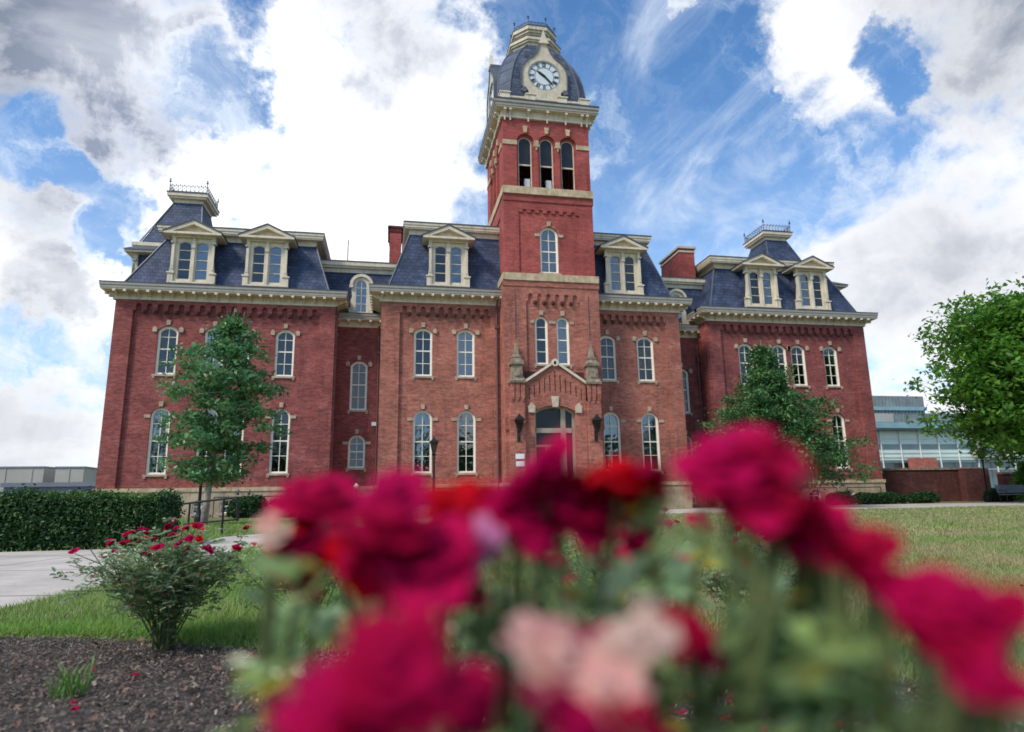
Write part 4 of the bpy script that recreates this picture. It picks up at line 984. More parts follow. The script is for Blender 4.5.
# longer tuft rim along the bed on the left
n = 9000; t_ = rng.random(n); ex = np.interp(t_, [0, .3, .6, 1], [-2.9, -2.0, -1.1, .1]); ey = np.interp(t_, [0, .3, .6, 1], [4.45, 4.42, 4.08, 3.55]) + np.abs(rng.normal(0, .18, n))
a = rng.random(n) * 6.28; h = .035 + .035 * rng.random(n); Pt = np.zeros((n, 3, 3)); Pt[:, 0] = np.c_[ex - np.cos(a) * .004, ey - np.sin(a) * .004, a * 0]; Pt[:, 1] = np.c_[ex + np.cos(a) * .004, ey + np.sin(a) * .004, a * 0]; Pt[:, 2] = np.c_[ex + rng.normal(0, .03, n), ey + rng.normal(0, .03, n), h]
tri_soup('edging_grass', Pt, leaf_mat('edging_blades', (.17, .33, .05), (.24, .36, .07), 2, .3, .5), 'brighter unmown grass fringe along the mulch bed edge', 'grass', 'stuff')
# mulch chips
def chips(n, box, s0, s1):
    x = rng.uniform(box[0], box[1], n); y = rng.uniform(box[2], box[3], n); ok = inside(x, y, BED); x, y = x[ok], y[ok]; n = len(x)
    L_ = rng.uniform(s0, s1, n); W_ = L_ * rng.uniform(.15, .5, n); a = rng.random(n) * 2 * PI; tl = rng.normal(0, .35, n); z = .012 + np.abs(rng.normal(0, .012, n))
    ux = np.c_[np.cos(a) * np.cos(tl), np.sin(a) * np.cos(tl), np.sin(tl)] * L_[:, None]; vx = np.c_[-np.sin(a), np.cos(a), rng.normal(0, .3, n)] * W_[:, None]
    c = np.c_[x, y, z + np.abs(ux[:, 2]) * .6]
    return np.stack([c - ux - vx * .7, c + ux * .8 - vx, c + ux + vx * .8, c - ux * .9 + vx], 1)
chip_m = leaf_mat('bark_chips', (.105, .072, .055), (.21, .155, .12), 9, .0, .95, c3=(.34, .27, .21))
Pc = np.concatenate([chips(150000, (-4, 3, 1.3, 4.5), .002, .010), chips(1500, (-5, 3, 1.2, 4.5), .008, .024)])
tri_soup('mulch_chips', Pc, chip_m, 'dark shredded bark mulch spread over the rose bed', 'mulch', 'stuff')
# curled dead leaves, a weed tuft, a few twigs
m = MB()
for k in range(240):
    x = random.uniform(-2.4, 1.8); y = random.uniform(2.1, 4.1); a = random.random() * 6; r = random.uniform(.006, .016)
    c = Vector((x, y, .03)); m.poly([c + Vector((math.cos(a + q) * r * s_, math.sin(a + q) * r * s_, random.uniform(-.008, .014))) for q, s_ in ((0, 1.5), (1.3, .8), (2.6, .9), (3.6, 1.3), (5, .7))])
for k in range(90):
    x = random.uniform(-2.4, 7); y = random.uniform(3.6, 11); a = random.random() * 6; r = random.uniform(.014, .03); c = Vector((x, y, .045))
    m.poly([c + Vector((math.cos(a + q) * r * s_, math.sin(a + q) * r * s_, random.uniform(-.008, .014))) for q, s_ in ((0, 1.5), (1.3, .8), (2.6, .9), (3.6, 1.3), (5, .7))])
tag(m.build('leaf_litter', mat('dead_leaf', (.20, .11, .07), .9, .4, 7)), 'scattered curled brown leaves lying on mulch and lawn', 'litter', kind='stuff')
m = MB()
p0 = ground(66, 700); rs = random.Random(3)
for k in range(46):
    a = rs.random() * 6.28; b = p0 + Vector((rs.gauss(0, .035), rs.gauss(0, .03), 0)); h = rs.uniform(.06, .16); d = Vector((math.cos(a), math.sin(a), 0)); s_ = Vector((-d.y, d.x, 0)) * .004
    q = b + d * h * .3 + Vector((0, 0, h * .7)); m.poly([b - s_, b + s_, q + s_, q - s_]); m.poly([q - s_, q + s_, q + d * h * .35 + Vector((0, 0, h * .25))])
tag(m.build('grass_tuft', leaf_mat('weed_blades', (.12, .24, .05), (.16, .28, .07), 3, .3)), 'small green weed tuft growing alone in the mulch at lower left', 'weed')

# ------------------------------------------------------------------ foliage helpers
def leaves(centers, size, nper, spread, elong=1.6, flat=0., droop=.0, rg=rng):
    """little folded leaf quads round cluster centres -> (n,4,3)"""
    c = np.repeat(np.asarray(centers, float), nper, 0); n = len(c); c = c + rg.normal(0, 1, (n, 3)) * np.asarray(spread)
    nrm = rg.normal(0, 1, (n, 3)); nrm[:, 2] = np.abs(nrm[:, 2]) + flat; nrm /= np.linalg.norm(nrm, axis=1)[:, None]
    t = np.cross(nrm, rg.normal(0, 1, (n, 3))); t /= np.linalg.norm(t, axis=1)[:, None]; t[:, 2] -= droop; b = np.cross(nrm, t)
    s = size * rg.uniform(.6, 1.35, n)[:, None]
    return np.stack([c - t * s * elong, c - b * s * .8 + nrm * s * .2, c + t * s * elong, c + b * s * .8 + nrm * s * .2], 1)

def tree(name, label, base, height, trunk_r, crown, leaf, size, nleaf, mt, bark, seed, n_branch=60, nper=26, spread=.22, lean=0, group=None, rmax=1.10, start=.2):
    """crown(h)->(radius, centre offset) for 0..1 height; limbs leave the trunk and carry leaf clusters"""
    rd = random.Random(seed); rg = np.random.default_rng(seed)
    th = thing(name, label, 'tree', base, group)
    b = Vector(base); m = MB(); segs = 9
    path = [b + Vector((math.sin(k * 1.3 + seed) * .07 * height / 8 * k / segs + lean * k / segs, math.cos(k * 1.7) * .05 * height / 8 * k / segs, height * .97 * k / segs)) for k in range(segs + 1)]
    path[0] = b - Vector((0, 0, .15))
    rg_ = []
    m.tube(path, trunk_r, 8, trunk_r * .12)
    centers = []
    for k in range(n_branch):
        h = start + (1 - start) * (k + rd.random()) / n_branch; az = k * 2.39996 + rd.uniform(-.4, .4)
        r, _ = crown(h); r *= rd.uniform(.62, rmax)
        i = min(int(h * segs * .94), segs - 1); p = path[i] + (path[i + 1] - path[i]) * (h * segs * .94 - i)
        rise = rd.uniform(.05, .35) * r
        tip = p + Vector((math.cos(az) * r, math.sin(az) * r, rise)); mid = p + (tip - p) * .5 + Vector((0, 0, rise * .35))
        m.tube([p, mid, tip], trunk_r * .28 * (1 - h * .6), 5, .008)
        nc = max(2, int(r / .33))
        for j in range(nc):
            q = .30 + .74 * (j + rd.random() * .6) / nc; c = p + (tip - p) * q + Vector((0, 0, rise * .3 * math.sin(q * 3)))
            w_ = r * .20
            for _ in range(2): centers.append(c + Vector((rd.gauss(0, w_), rd.gauss(0, w_), rd.gauss(0, w_ * .45))))
            if rd.random() < .5: c2 = centers[-1]; m.tube([c, c2], .012, 4, .004)
    m.build('trunk', M[bark], th, True)
    n = max(4, int(nleaf / len(centers)))
    P = leaves([tuple(c) for c in centers], size, n, (spread, spread, spread * .55), flat=.6, droop=.25, rg=rg)
    tri_soup('crown', P, mt, parent=th)
    return th

LF_SAP = leaf_mat('sapling_leaf', (.075, .20, .085), (.16, .32, .12), 1.2, .36, .34, c3=(.16, .20, .06))
LF_PIN = leaf_mat('oak_leaf', (.042, .125, .038), (.10, .20, .062), 1.0, .2, .5)
LF_BIG = leaf_mat('maple_leaf', (.048, .155, .020), (.15, .31, .038), 1.6, .42, .42)
LF_HEDGE = leaf_mat('hedge_leaf', (.022, .066, .018), (.045, .105, .028), 2.5, .15, .5)
LF_SHRUB = leaf_mat('shrub_leaf', (.012, .045, .012), (.03, .075, .02), 3, .15, .5)
def prof_sap(h): return (float(np.interp(h, [0, .15, .25, .35, .6, .75, .86, .94, 1], [.7, 1.0, 1.5, 1.8, 1.75, 1.3, .9, .55, .15])), 0)
b = ground(205, 523)
tree('maple_sapling', 'young green tree with pale slim trunk in front of the left wing', (-6.0, 23.6, 0), 7.75, .13, prof_sap, None, .054, 15000, LF_SAP, 'trunk_pale', 9, n_branch=46, spread=.17, lean=.45, start=.17)
def prof_pin(h): return (max(.1, 3.15 * (1 - h) ** .80 * (1 if h > .14 else .7)), 0)
tree('oak_tree', 'dark green broad pyramidal tree in front of the right wing, behind the roses', (onY(774, 480, 30.2).x, 30.2, 0), 8.95, .17, lambda h: (float(np.interp(h, [0, .2, .4, .6, .8, 1], [3.0, 3.5, 3.0, 2.3, 1.2, .15])), 0), None, .055, 46000, LF_PIN, 'trunk', 11, n_branch=74, spread=.24, start=.12)
tree('maple_tree', 'large bright green maple with spreading crown at the right edge of the photo', (onY(1092, 480, 27).x, 27.0, 0), 11.3, .30, lambda h: (5.7 * max(.05, 1 - abs((h - .52) / .49) ** 3) ** .5, 0), None, 9.5 * .01, 115000, LF_BIG, 'trunk', 21, n_branch=150, rmax=1.0, spread=.34, start=.22)

def bushbox(name, label, cat, x0, x1, y0, y1, h, n, mt, size=.03, group=None, rough=.06, rnd=False, core=True):
    """clipped mass: leaf quads over a lumpy body"""
    th = thing(name, label, cat, ((x0 + x1) / 2, (y0 + y1) / 2, 0), group)
    pts = []
    A = [(x1 - x0) * (y1 - y0), (x1 - x0) * h, (y1 - y0) * h, (y1 - y0) * h]; pr = np.array(A) / sum(A); ch = rng.choice(4, n, p=pr)
    u, v = rng.random(n), rng.random(n)
    if rnd:
        th_ = u * 2 * PI; ph = np.arccos(v); ex = .5
        sx, sy, sz = np.sign(np.cos(th_)) * np.abs(np.cos(th_)) ** .7 * np.sin(ph) ** .6, np.sign(np.sin(th_)) * np.abs(np.sin(th_)) ** .7 * np.sin(ph) ** .6, np.cos(ph) ** .6
        X = (x0 + x1) / 2 + sx * (x1 - x0) / 2; Y = (y0 + y1) / 2 + sy * (y1 - y0) / 2; Z = .05 + sz * (h - .05)
    else:
        X = np.where(ch == 2, x0, np.where(ch == 3, x1, x0 + u * (x1 - x0))); Y = np.where(ch == 0, y0 + v * (y1 - y0), np.where(ch == 1, y0, y0 + u * (y1 - y0))); Z = np.where(ch == 0, h, v * h)
    lump = .5 + .25 * np.sin(X * 2.3 + Z * 3) + .25 * np.sin(X * 5.1 + Y * 3.7 + Z * 6)
    c = np.c_[X, Y, Z + (lump - .5) * rough * (Z > h * .8)] + rng.normal(0, rough * .45, (n, 3)) * (1 + (lump[:, None] - .5)); c[:, 2] = np.abs(c[:, 2])
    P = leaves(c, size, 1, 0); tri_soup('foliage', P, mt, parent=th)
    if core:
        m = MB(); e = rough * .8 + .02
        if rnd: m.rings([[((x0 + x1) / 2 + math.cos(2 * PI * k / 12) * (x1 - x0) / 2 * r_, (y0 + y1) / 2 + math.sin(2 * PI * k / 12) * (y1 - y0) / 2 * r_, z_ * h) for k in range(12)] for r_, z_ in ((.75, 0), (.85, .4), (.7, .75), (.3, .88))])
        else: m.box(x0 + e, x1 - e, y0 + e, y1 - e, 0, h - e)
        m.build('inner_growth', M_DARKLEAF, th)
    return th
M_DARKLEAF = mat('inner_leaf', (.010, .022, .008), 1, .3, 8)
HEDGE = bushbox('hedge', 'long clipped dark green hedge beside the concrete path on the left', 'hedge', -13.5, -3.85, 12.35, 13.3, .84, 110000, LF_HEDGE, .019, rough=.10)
n = 16000; hx = rng.uniform(-13.5, -3.83, n); hy = rng.uniform(12.3, 13.35, n); hz = .83 + np.abs(rng.normal(0, .045, n)) + .03 * np.sin(hx * 2.1) + .02 * np.sin(hx * 6.3)
tri_soup('new_growth', leaves(np.c_[hx, hy, hz], .016, 1, 0), leaf_mat('new_hedge_leaf', (.07, .15, .025), (.11, .19, .04), 3, .3, .5), parent=HEDGE)
for x0, x1, y0, y1, h, lb in ((-7.3, -5.6, 32.2, 33.6, .95, 'rounded dark shrub behind the sapling by the left wing base'), (-5.3, -4.3, 32.4, 33.4, .62, 'small round shrub right of the sapling against the stone base'),
                          (-2.2, -.9, 33, 34.2, .75, 'low shrub at the foot of the recessed link wall on the left'),
                          (25.3, 26.6, 33.9, 34.9, .70, 'left one of the low clipped shrubs under the right wing basement window'), (26.7, 30.2, 33.9, 34.8, .62, 'longest low clipped shrub along the right wing base'), (30.9, 33.0, 34.4, 35.4, .60, 'dark low shrub at the corner of right wing and garden wall'),
                          (36.2, 38.2, 33.9, 34.9, .80, 'small green shrub alone before the garden brick wall')):
    bushbox('shrub', lb, 'shrub', x0, x1, y0, y1, h, 3600, LF_SHRUB, .045, 'low shrubs at the foot of the buildings', rough=.07, rnd=True)
bushbox('shrub', 'tall bright green bush beside the bench under the big maple', 'shrub', 36.5, 42, 31.0, 33.2, 2.6, 9000, LF_BIG, .07, rough=.3, rnd=True)

# ------------------------------------------------------------------ neighbours of the hall
# the wood behind the viewer, seen mirrored in the windows
cc = []
for k in range(26):
    tx = rng.uniform(-55, 70); ty = rng.uniform(-48, -34); th_ = rng.uniform(7, 14); tr_ = th_ * .36
    q = rng.normal(0, 1, (240, 3)); q /= np.linalg.norm(q, axis=1)[:, None]; q *= (rng.random(240) ** .4)[:, None]
    cc.append(np.c_[tx + q[:, 0] * tr_, ty + q[:, 1] * tr_, th_ * .58 + q[:, 2] * th_ * .42])
tri_soup('wood', leaves(np.concatenate(cc), .34, 3, .5), LF_PIN, 'line of dark trees behind the viewer, mirrored in the hall windows', 'wood', 'stuff')
# garden wall
gw = thing('garden_wall', 'dark red brick garden wall running right from the hall corner', 'wall', (37, 38, 0))
m = MB(); m.box(30.6, 39.9, 38, 38.4, -.2, 2.1); m.box(38.0, 39.9, 37.5, 38, -.2, 2.15); m.build('wall_face', M['brick_dark'], gw)
m = MB(); m.box(30.6, 40.0, 37.93, 38.47, 2.101, 2.24); m.build('coping', M['stone_grey'], gw)
gw2 = thing('garden_wall', 'lower brick wall section half hidden behind the bright bush', 'wall', (44, 36, 0))
m = MB(); m.box(39.95, 50, 36.6, 37.0, -.2, 1.75); m.build('wall_face', M['brick_dark'], gw2)
m = MB(); m.box(39.95, 50.05, 36.53, 37.07, 1.751, 1.87); m.build('coping', M['stone_grey'], gw2)
# modern building
mb = thing('modern_building', 'modern glass building with grey ribbed metal upper block behind the garden wall', 'building', (60, 60, 0)); f = front(60)
B = M
def part(name, boxes, m_, parent=mb, ff=f):
    m = MB()
    for q in boxes: fbox(m, ff, q[0], q[1], q[2] * .8, q[3] * .8, *q[4:])
    return m.build(name, m_, parent)
part('ground_storey', [(47, 84, -.3, 4.9, .3, 12)], B['darkglass'])
part('curtain_wall', [(47, 84, 4.9, 9.0, 0, 12)], B['paleglass'])
part('spandrel_band', [(47, 84, 6.35, 7.0, -.06, -.002), (47, 84, 4.55, 4.85, -.05, .29)], B['darkglass'])
part('mullion_grid', [(u, u + .09, 1, 9.0, -.16, -.061) for u in np.arange(48.5, 84, 2.35)] + [(47, 84, z, z + .06, -.12, -.062) for z in (3.6, 5.35, 5.9, 7.7, 8.35)], B['white'])
part('eaves', [(46.5, 61.0, 9.0, 9.75, -1.1, 8)], B['teal'])
part('eaves_soffit', [(46.5, 84, 8.75, 8.995, -.9, 8)], M['bluegrey'])
ub = part('upper_block', [(47, 57.5, 9.751, 13.6, .6, 9)], B['metalclad'])
part('seam_ribs', [(u, u + .05, 9.76, 13.58, .50, .599) for u in np.arange(47.1, 57.4, .42)], B['metalclad'], ub)
part('gutter_strip', [(47, 57.6, 11.6, 12.1, .38, .499)], B['teal'], ub)
part('clerestory_window', [(48.0, 53.2, 10.0, 11.15, .3, .37)], M['beige'], ub)
part('right_block', [(57.6, 84, 9.0, 11.5, 2, 9)], B['metalclad'])
part('red_brick_bay', [(53.8, 56.4, 1, 5.1, -1.2, -.17)], M['salmon'])
part('bay_window', [(54.5, 56.1, 2.4, 3.5, -1.24, -1.201)], M['darkglass'])
part('projecting_window', [(62, 65.2, 5.2, 7.6, -.5, -.17)], M['beige']); part('dark_window', [(62.5, 65, 5.5, 6.9, -.54, -.501)], M['darkglass'])
# far left buildings
for x0, x1, y, z1, lb in ((-62, -41.8, 90, 5.25, 'long beige flat roofed block far left behind the hedge'), (-39.6, -36.5, 88, 5.1, 'smaller beige flat roofed box between long block and hall')):
    t_ = thing('storage_block', lb, 'building', ((x0 + x1) / 2, y, 0), 'beige roof blocks beyond the hedge')
    m = MB(); m.box(x0, x1, y, y + 9, -.2, z1); m.build('wall', M['beige'], t_)
    m = MB(); m.box(x0 - .1, x1 + .1, y - .1, y + 9.1, z1 + .001, z1 + .18); m.build('roof_edge', M['bluegrey'], t_)
    m = MB(); [m.box(q, q + .08, y - .06, y - .002, 0, z1) for q in np.arange(x0 + 1.5, x1 - .5, 2.9)]; m.build('panel_joint', M['beige'], t_)
t_ = thing('low_building', 'long low blue grey metal building left of the hall', 'building', (-28, 60, 0))
m = MB(); m.box(-30.6, -20.5, 60, 70, -.2, 2.2); m.build('wall', M['bluegrey'], t_); m = MB(); m.box(-30.8, -20.4, 59.8, 70.2, 2.201, 2.55); m.build('roof', M['bluegrey'], t_)
t_ = thing('low_building', 'pale low building end at the far left edge of the photo', 'building', (-36, 66, 0))
m = MB(); m.box(-48, -33.6, 66, 76, -.2, 1.9); m.build('wall', M['white'], t_); m = MB(); m.box(-48.2, -33.4, 65.8, 76.2, 1.901, 2.1); m.build('roof', M['beige'], t_)
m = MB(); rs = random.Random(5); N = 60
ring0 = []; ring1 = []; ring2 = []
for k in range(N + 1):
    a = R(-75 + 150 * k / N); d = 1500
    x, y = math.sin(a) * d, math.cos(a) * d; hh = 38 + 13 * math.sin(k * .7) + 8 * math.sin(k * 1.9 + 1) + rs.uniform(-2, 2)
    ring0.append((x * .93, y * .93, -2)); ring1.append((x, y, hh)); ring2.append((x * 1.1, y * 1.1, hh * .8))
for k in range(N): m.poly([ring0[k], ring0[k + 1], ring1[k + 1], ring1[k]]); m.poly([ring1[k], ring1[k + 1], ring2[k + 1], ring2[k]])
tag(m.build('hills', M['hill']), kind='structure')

# ------------------------------------------------------------------ street furniture
def street_lamp(base, h, label):
    t_ = thing('street_lamp', label, 'street lamp', base, 'black street lamps before the hall'); x, y, _ = base
    m = MB(); m.lathe((x, y, -.05), [(.14, 0), (.14, .3), (.09, .42), (.055, .6), (.048, h - .75), (.08, h - .72), (.05, h - .66), (.10, h - .55), (.03, h - .5)], 10); m.build('pole', M['iron'], t_)
    m = MB()
    for k in range(4):
        a = PI / 4 + k * PI / 2; m.tube([(x + .08 * math.cos(a), y + .08 * math.sin(a), h - .55), (x + .21 * math.cos(a), y + .21 * math.sin(a), h - .12)], .016, 4)
    sq = lambda r_, z_: [(x + r_ * math.cos(PI / 4 + k * PI / 2), y + r_ * math.sin(PI / 4 + k * PI / 2), z_) for k in range(4)]
    m.rings([sq(.27, h - .12), sq(.26, h - .08), sq(.06, h + .02), sq(.02, h + .12)]); m.build('lantern_cage', M['iron'], t_)
    m = MB(); m.rings([sq(.07, h - .54), sq(.20, h - .125)]); m.build('lantern_glass', M['glass_dark'], t_)
    return t_
c = onY(434, 445, 27); street_lamp((c.x, 27, 0), 3.15, 'black lantern lamp post standing before the left half of the centre block')
c = onY(202, 470, 24.6); street_lamp((c.x, 24.6, 0), 3.9, 'black lamp post with its lantern hidden in the sapling crown')
c = onY(989, 455, 33); street_lamp((c.x, 33.5, 0), 3.1, 'black lamp post under the big maple before the garden wall')
# hand rails
def rail(pts_list, r, label, name='handrail'):
    m = MB()
    for pts in pts_list: m.tube(pts, r, 7)
    return m
ra = Vector((-4.7, 16.9, 0)); rb_ = Vector((-3.35, 16.6, 0))
hr = thing('handrail', 'black steel pipe handrail with rounded end beside the hedge', 'railing', (rb_.x, rb_.y, 0))
p1 = onY(238, 508, 16.6); p0 = onY(186, 503, 18.4)
m = MB(); m.tube([onY(182, 504, 18.4), onY(210, 500.5, 17.4), onY(233, 497.8, 16.7), onY(236.5, 499.5, 16.6), onY(237.5, 503, 16.6), onY(237.5, 521, 16.6)], .028, 7); m.build('top_rail', M['iron'], hr)
m = MB(); m.tube([onY(184, 524, 18.2), onY(236, 519.5, 16.6)], .022, 7); m.build('lower_rail', M['iron'], hr)
for px, yy in ((224, 16.9), (190, 18.2)):
    a = onY(px, 499.5 if px > 200 else 503, yy); m = MB(); m.tube([a, (a.x, a.y, 0)], .026, 7); m.build('post', M['iron'], hr)
def fence_rail(x0, x1, y, h, posts, label):
    t_ = thing('railing', label, 'railing', ((x0 + x1) / 2, y, 0)); m = MB(); m.tube([(x0, y, h), (x1, y, h)], .025, 6); m.build('top_rail', M['iron'], t_)
    for q in posts: m = MB(); m.tube([(q, y, 0), (q, y, h)], .022, 6); m.build('post', M['iron'], t_)
fence_rail(-8.4, -4.2, 34.6, .98, (-8.4, -7.35, -6.3, -5.25, -4.2), 'thin black railing in front of the left wing basement windows')
fence_rail(24.0, 26.5, 35.2, 1.0, (24.0, 25.2, 26.5), 'thin black railing left part before the right wing base')
fence_rail(27.2, 29.5, 35.2, 1.0, (27.2, 29.5), 'short black railing hoop right of the right wing basement window')
rk = thing('bicycle_rack', 'small black arched bicycle rack by the left wing base', 'rack', (-3.6, 31.5, 0))
m = MB()
for k in range(3):
    x = -3.9 + k * .33; m.tube([(x + .0, 31.5 + .0, 0)] + [(x + .28 - .28 * math.cos(a), 31.5, .62 + .25 * math.sin(a)) for a in np.linspace(0, PI, 8)] + [(x + .56, 31.5, 0)], .022, 6)
m.build('hoop_frame', M['iron'], rk)
nb = thing('bollard', 'thin dark post with pale round top by the link wall base', 'post', (-1.25, 31, 0))
c = onY(356, 489, 31); m = MB(); m.tube([(c.x, 31, 0), (c.x, 31, c.z)], .03, 6); m.build('shaft', M['iron'], nb); m = MB(); m.lathe((c.x, 31, c.z), [(0, 0), (.11, .08), (.12, .16), (0, .27)], 10); m.build('globe', M['white'], nb)
bn = thing('bench', 'dark blue slatted bench at the right edge on the path', 'bench', (38.4, 33.2, 0))
a, b = 33.6, 36.0; by = 30.6
a = onY(1006, 490, by).x; b = a + 1.9
m = MB(); [m.box(a, b, by + .1 * k, by + .1 * k + .08, .44, .48) for k in range(5)]; m.build('seat', M['bluegrey'], bn)
m = MB(); [m.hexa([(a, by + .5 + .03 * k, .55 + .11 * k), (b, by + .5 + .03 * k, .55 + .11 * k), (b, by + .54 + .03 * k, .55 + .11 * k), (a, by + .54 + .03 * k, .55 + .11 * k), (a, by + .52 + .03 * k, .65 + .11 * k), (b, by + .52 + .03 * k, .65 + .11 * k), (b, by + .56 + .03 * k, .65 + .11 * k), (a, by + .56 + .03 * k, .65 + .11 * k)]) for k in range(4)]; m.build('backrest', M['bluegrey'], bn)
for x in (a + .05, b - .05):
    m = MB(); m.tube([(x, by + .05, 0), (x, by + .05, .68), (x, by + .5, .70)], .025, 6); m.tube([(x, by + .45, 0), (x, by + .52, .5), (x, by + .66, 1.0)], .025, 6); m.build('leg', M['iron'], bn)

# ------------------------------------------------------------------ roses
def petal_mat(name, c1, c2, trans=.35):
    m = bpy.data.materials.new(name); m.use_nodes = True; t = NT(m.node_tree); b = t.n['Principled BSDF']
    g = t.new('ShaderNodeNewGeometry'); oi = t.new('ShaderNodeObjectInfo')
    f_ = t.ramp(t.math('ADD', t.math('MULTIPLY', oi.outputs['Random'], .6), t.math('MULTIPLY', t.noise(g.outputs['Position'], 45, 2), .5)), .2, .8)
    c = t.mix(f_, rgb(*c1), rgb(*c2)); t.l.new(c, b.inputs['Base Color']); b.inputs['Roughness'].default_value = .8; b.inputs['Specular IOR Level'].default_value = .12
    tr = t.new('ShaderNodeBsdfTranslucent'); t.l.new(c, tr.inputs[0]); mx = t.new('ShaderNodeMixShader'); mx.inputs[0].default_value = trans
    t.l.new(b.outputs[0], mx.inputs[1]); t.l.new(tr.outputs[0], mx.inputs[2]); t.l.new(mx.outputs[0], t.n['Material Output'].inputs[0])
    return m
PETR = .75
PET = dict(crimson=petal_mat('crimson_petal', (.42, .001, .034), (.52, .001, .075), .38), magenta=petal_mat('magenta_petal', (.47, .001, .085), (.50, .001, .07), .34), red=petal_mat('red_petal', (.66, .001, .012), (.50, .001, .024), .38),
           pink=petal_mat('faded_pink_petal', (.80, .50, .40), (.70, .30, .28)), lilac=petal_mat('lilac_petal', (.55, .22, .38), (.5, .12, .3)), orange=petal_mat('spent_orange_petal', (.72, .32, .10), (.66, .22, .10)), tan=petal_mat('withered_petal', (.74, .55, .42), (.62, .42, .34)))
def bloom_mesh(seed, n=22, openness=1.0):
    """unit rose (radius about 1): cupped ruffled petals in a spiral"""
    rd = random.Random(seed); m = MB()
    for i in range(n):
        q = (i + .5) / n; az = i * 2.39996 + rd.uniform(-.15, .15); tilt = (.02 + .98 * q ** 1.4) * openness * rd.uniform(.75, 1.25); L_ = (.62 + .40 * q) * rd.uniform(.78, 1.2); W_ = .30 + .40 * q * rd.uniform(.8, 1.2)
        d = Vector((math.cos(az), math.sin(az), 0)); s_ = Vector((-math.sin(az), math.cos(az), 0)); up = Vector((0, 0, 1)); nu, nv = 4, 4; grid = []
        ph = rd.random() * 6
        for v in range(nv + 1):
            t_ = v / nv; ang = tilt * (.35 + .85 * t_); rr = .02 + .17 * q; row = []
            P = d * (rr + L_ * (math.sin(ang) * t_)) + up * (L_ * math.cos(ang) * t_ * (1.05 - .25 * q))
            if t_ > .75: P += d * .13 * q - up * .09 * q
            wv = W_ * math.sin(PI * min(1, .18 + t_ * .62)) 
            for u in range(nu + 1):
                s2 = u / nu * 2 - 1; cup = -(s2 * s2) * .22 * (1 - .3 * q)
                ruf = .09 * math.sin(s2 * 5 + ph) * t_
                row.append(m.vert(P + s_ * wv * s2 + d * (cup + ruf) * math.cos(ang) + up * (ruf + (-s2 * s2 * .12 * t_))))
            grid.append(row)
        for v in range(nv):
            for u in range(nu): m.face((grid[v][u], grid[v][u + 1], grid[v + 1][u + 1], grid[v + 1][u]))
    g = []
    for a in range(7):      # tightly furled heart
        pa = PI * a / 6; row = []
        for b in range(10):
            r_ = .40 * math.sin(pa) * (1 + .14 * math.sin(b * 1.9 + a)); row.append(m.vert((r_ * math.cos(b * PI / 5), r_ * math.sin(b * PI / 5), .42 - .44 * math.cos(pa))))
        g.append(row)
    for a in range(6):
        for b in range(10): m.face((g[a][b], g[a][(b + 1) % 10], g[a + 1][(b + 1) % 10], g[a + 1][b]))
    me = bpy.data.meshes.new('bloom'); me.from_pydata(m.v, [], m.f); me.update(); me.polygons.foreach_set('use_smooth', [True] * len(me.polygons)); return me
BM = {}
def bloom(parent, p, r, col, seed=0, direction=None, squash=1., name='bloom'):
    key = (col, seed % 4)
    if key not in BM:
        me = bloom_mesh(seed % 4 + 1, 24 if seed % 2 else 20, (1.0, 1.1, .85, .95)[seed % 4]); me.materials.append(PET[col]); BM[key] = me
    o = bpy.data.objects.new(name, BM[key]); C.objects.link(o); d = Vector(direction) if direction else Vector((random.gauss(0, .4), random.gauss(-.25, .4), 1))
    o.rotation_mode = 'QUATERNION'; o.rotation_quaternion = d.to_track_quat('Z', 'Y'); o.scale = (r, r, r * squash)
    o.location = Vector(p) - d.normalized() * r * .35
    o.parent = parent; o.location = o.location - org(parent); return o
LF_ROSE = leaf_mat('rose_leaf', (.18, .29, .11), (.30, .38, .23), 12, .42, .26, c3=(.34, .14, .08))
LF_ROSE2 = leaf_mat('young_rose_leaf', (.34, .47, .16), (.26, .40, .24), 14, .52, .18, c3=(.60, .50, .06))
STEM = mat('rose_stem', (.10, .13, .045), .6, .3, 20)
def rose_leaf(m, p, d, s_, nrm):
    """one toothed-oval leaflet folded along its rib"""
    d = d.normalized(); b = d.cross(nrm).normalized(); n_ = b.cross(d)
    tip = p + d * s_ * 2.2 - n_ * s_ * .2
    L_ = [p + d * s_ * t_ - b * s_ * w_ + n_ * s_ * .14 for t_, w_ in ((.35, .42), (1.0, .62), (1.65, .40))]; R_ = [p + d * s_ * t_ + b * s_ * w_ + n_ * s_ * .14 for t_, w_ in ((.35, .42), (1.0, .62), (1.65, .40))]
    m.face([m.vert(q) for q in [p] + L_ + [tip]]); a = len(m.v); m.face([a - 5] + [m.vert(q) for q in R_][::1] + [a - 1])
def foliage_cluster(m, p, d, s_, rd, n=5):
    """compound rose leaf: five leaflets on a short stalk"""
    d = Vector(d).normalized(); nrm = (Vector((0, 0, 1)) + Vector((rd.gauss(0, .4), rd.gauss(0, .4), 0))).normalized(); b = d.cross(nrm)
    if b.length < .1: b = Vector((1, 0, 0))
    b.normalize()
    for t_, s2 in ((3.0, 0), (2.0, 1), (2.0, -1), (.9, 1), (.9, -1))[:n]:
        rose_leaf(m, p + d * s_ * t_, (d if s2 == 0 else d * .35 + b * s2), s_ * rd.uniform(.8, 1.1), nrm)
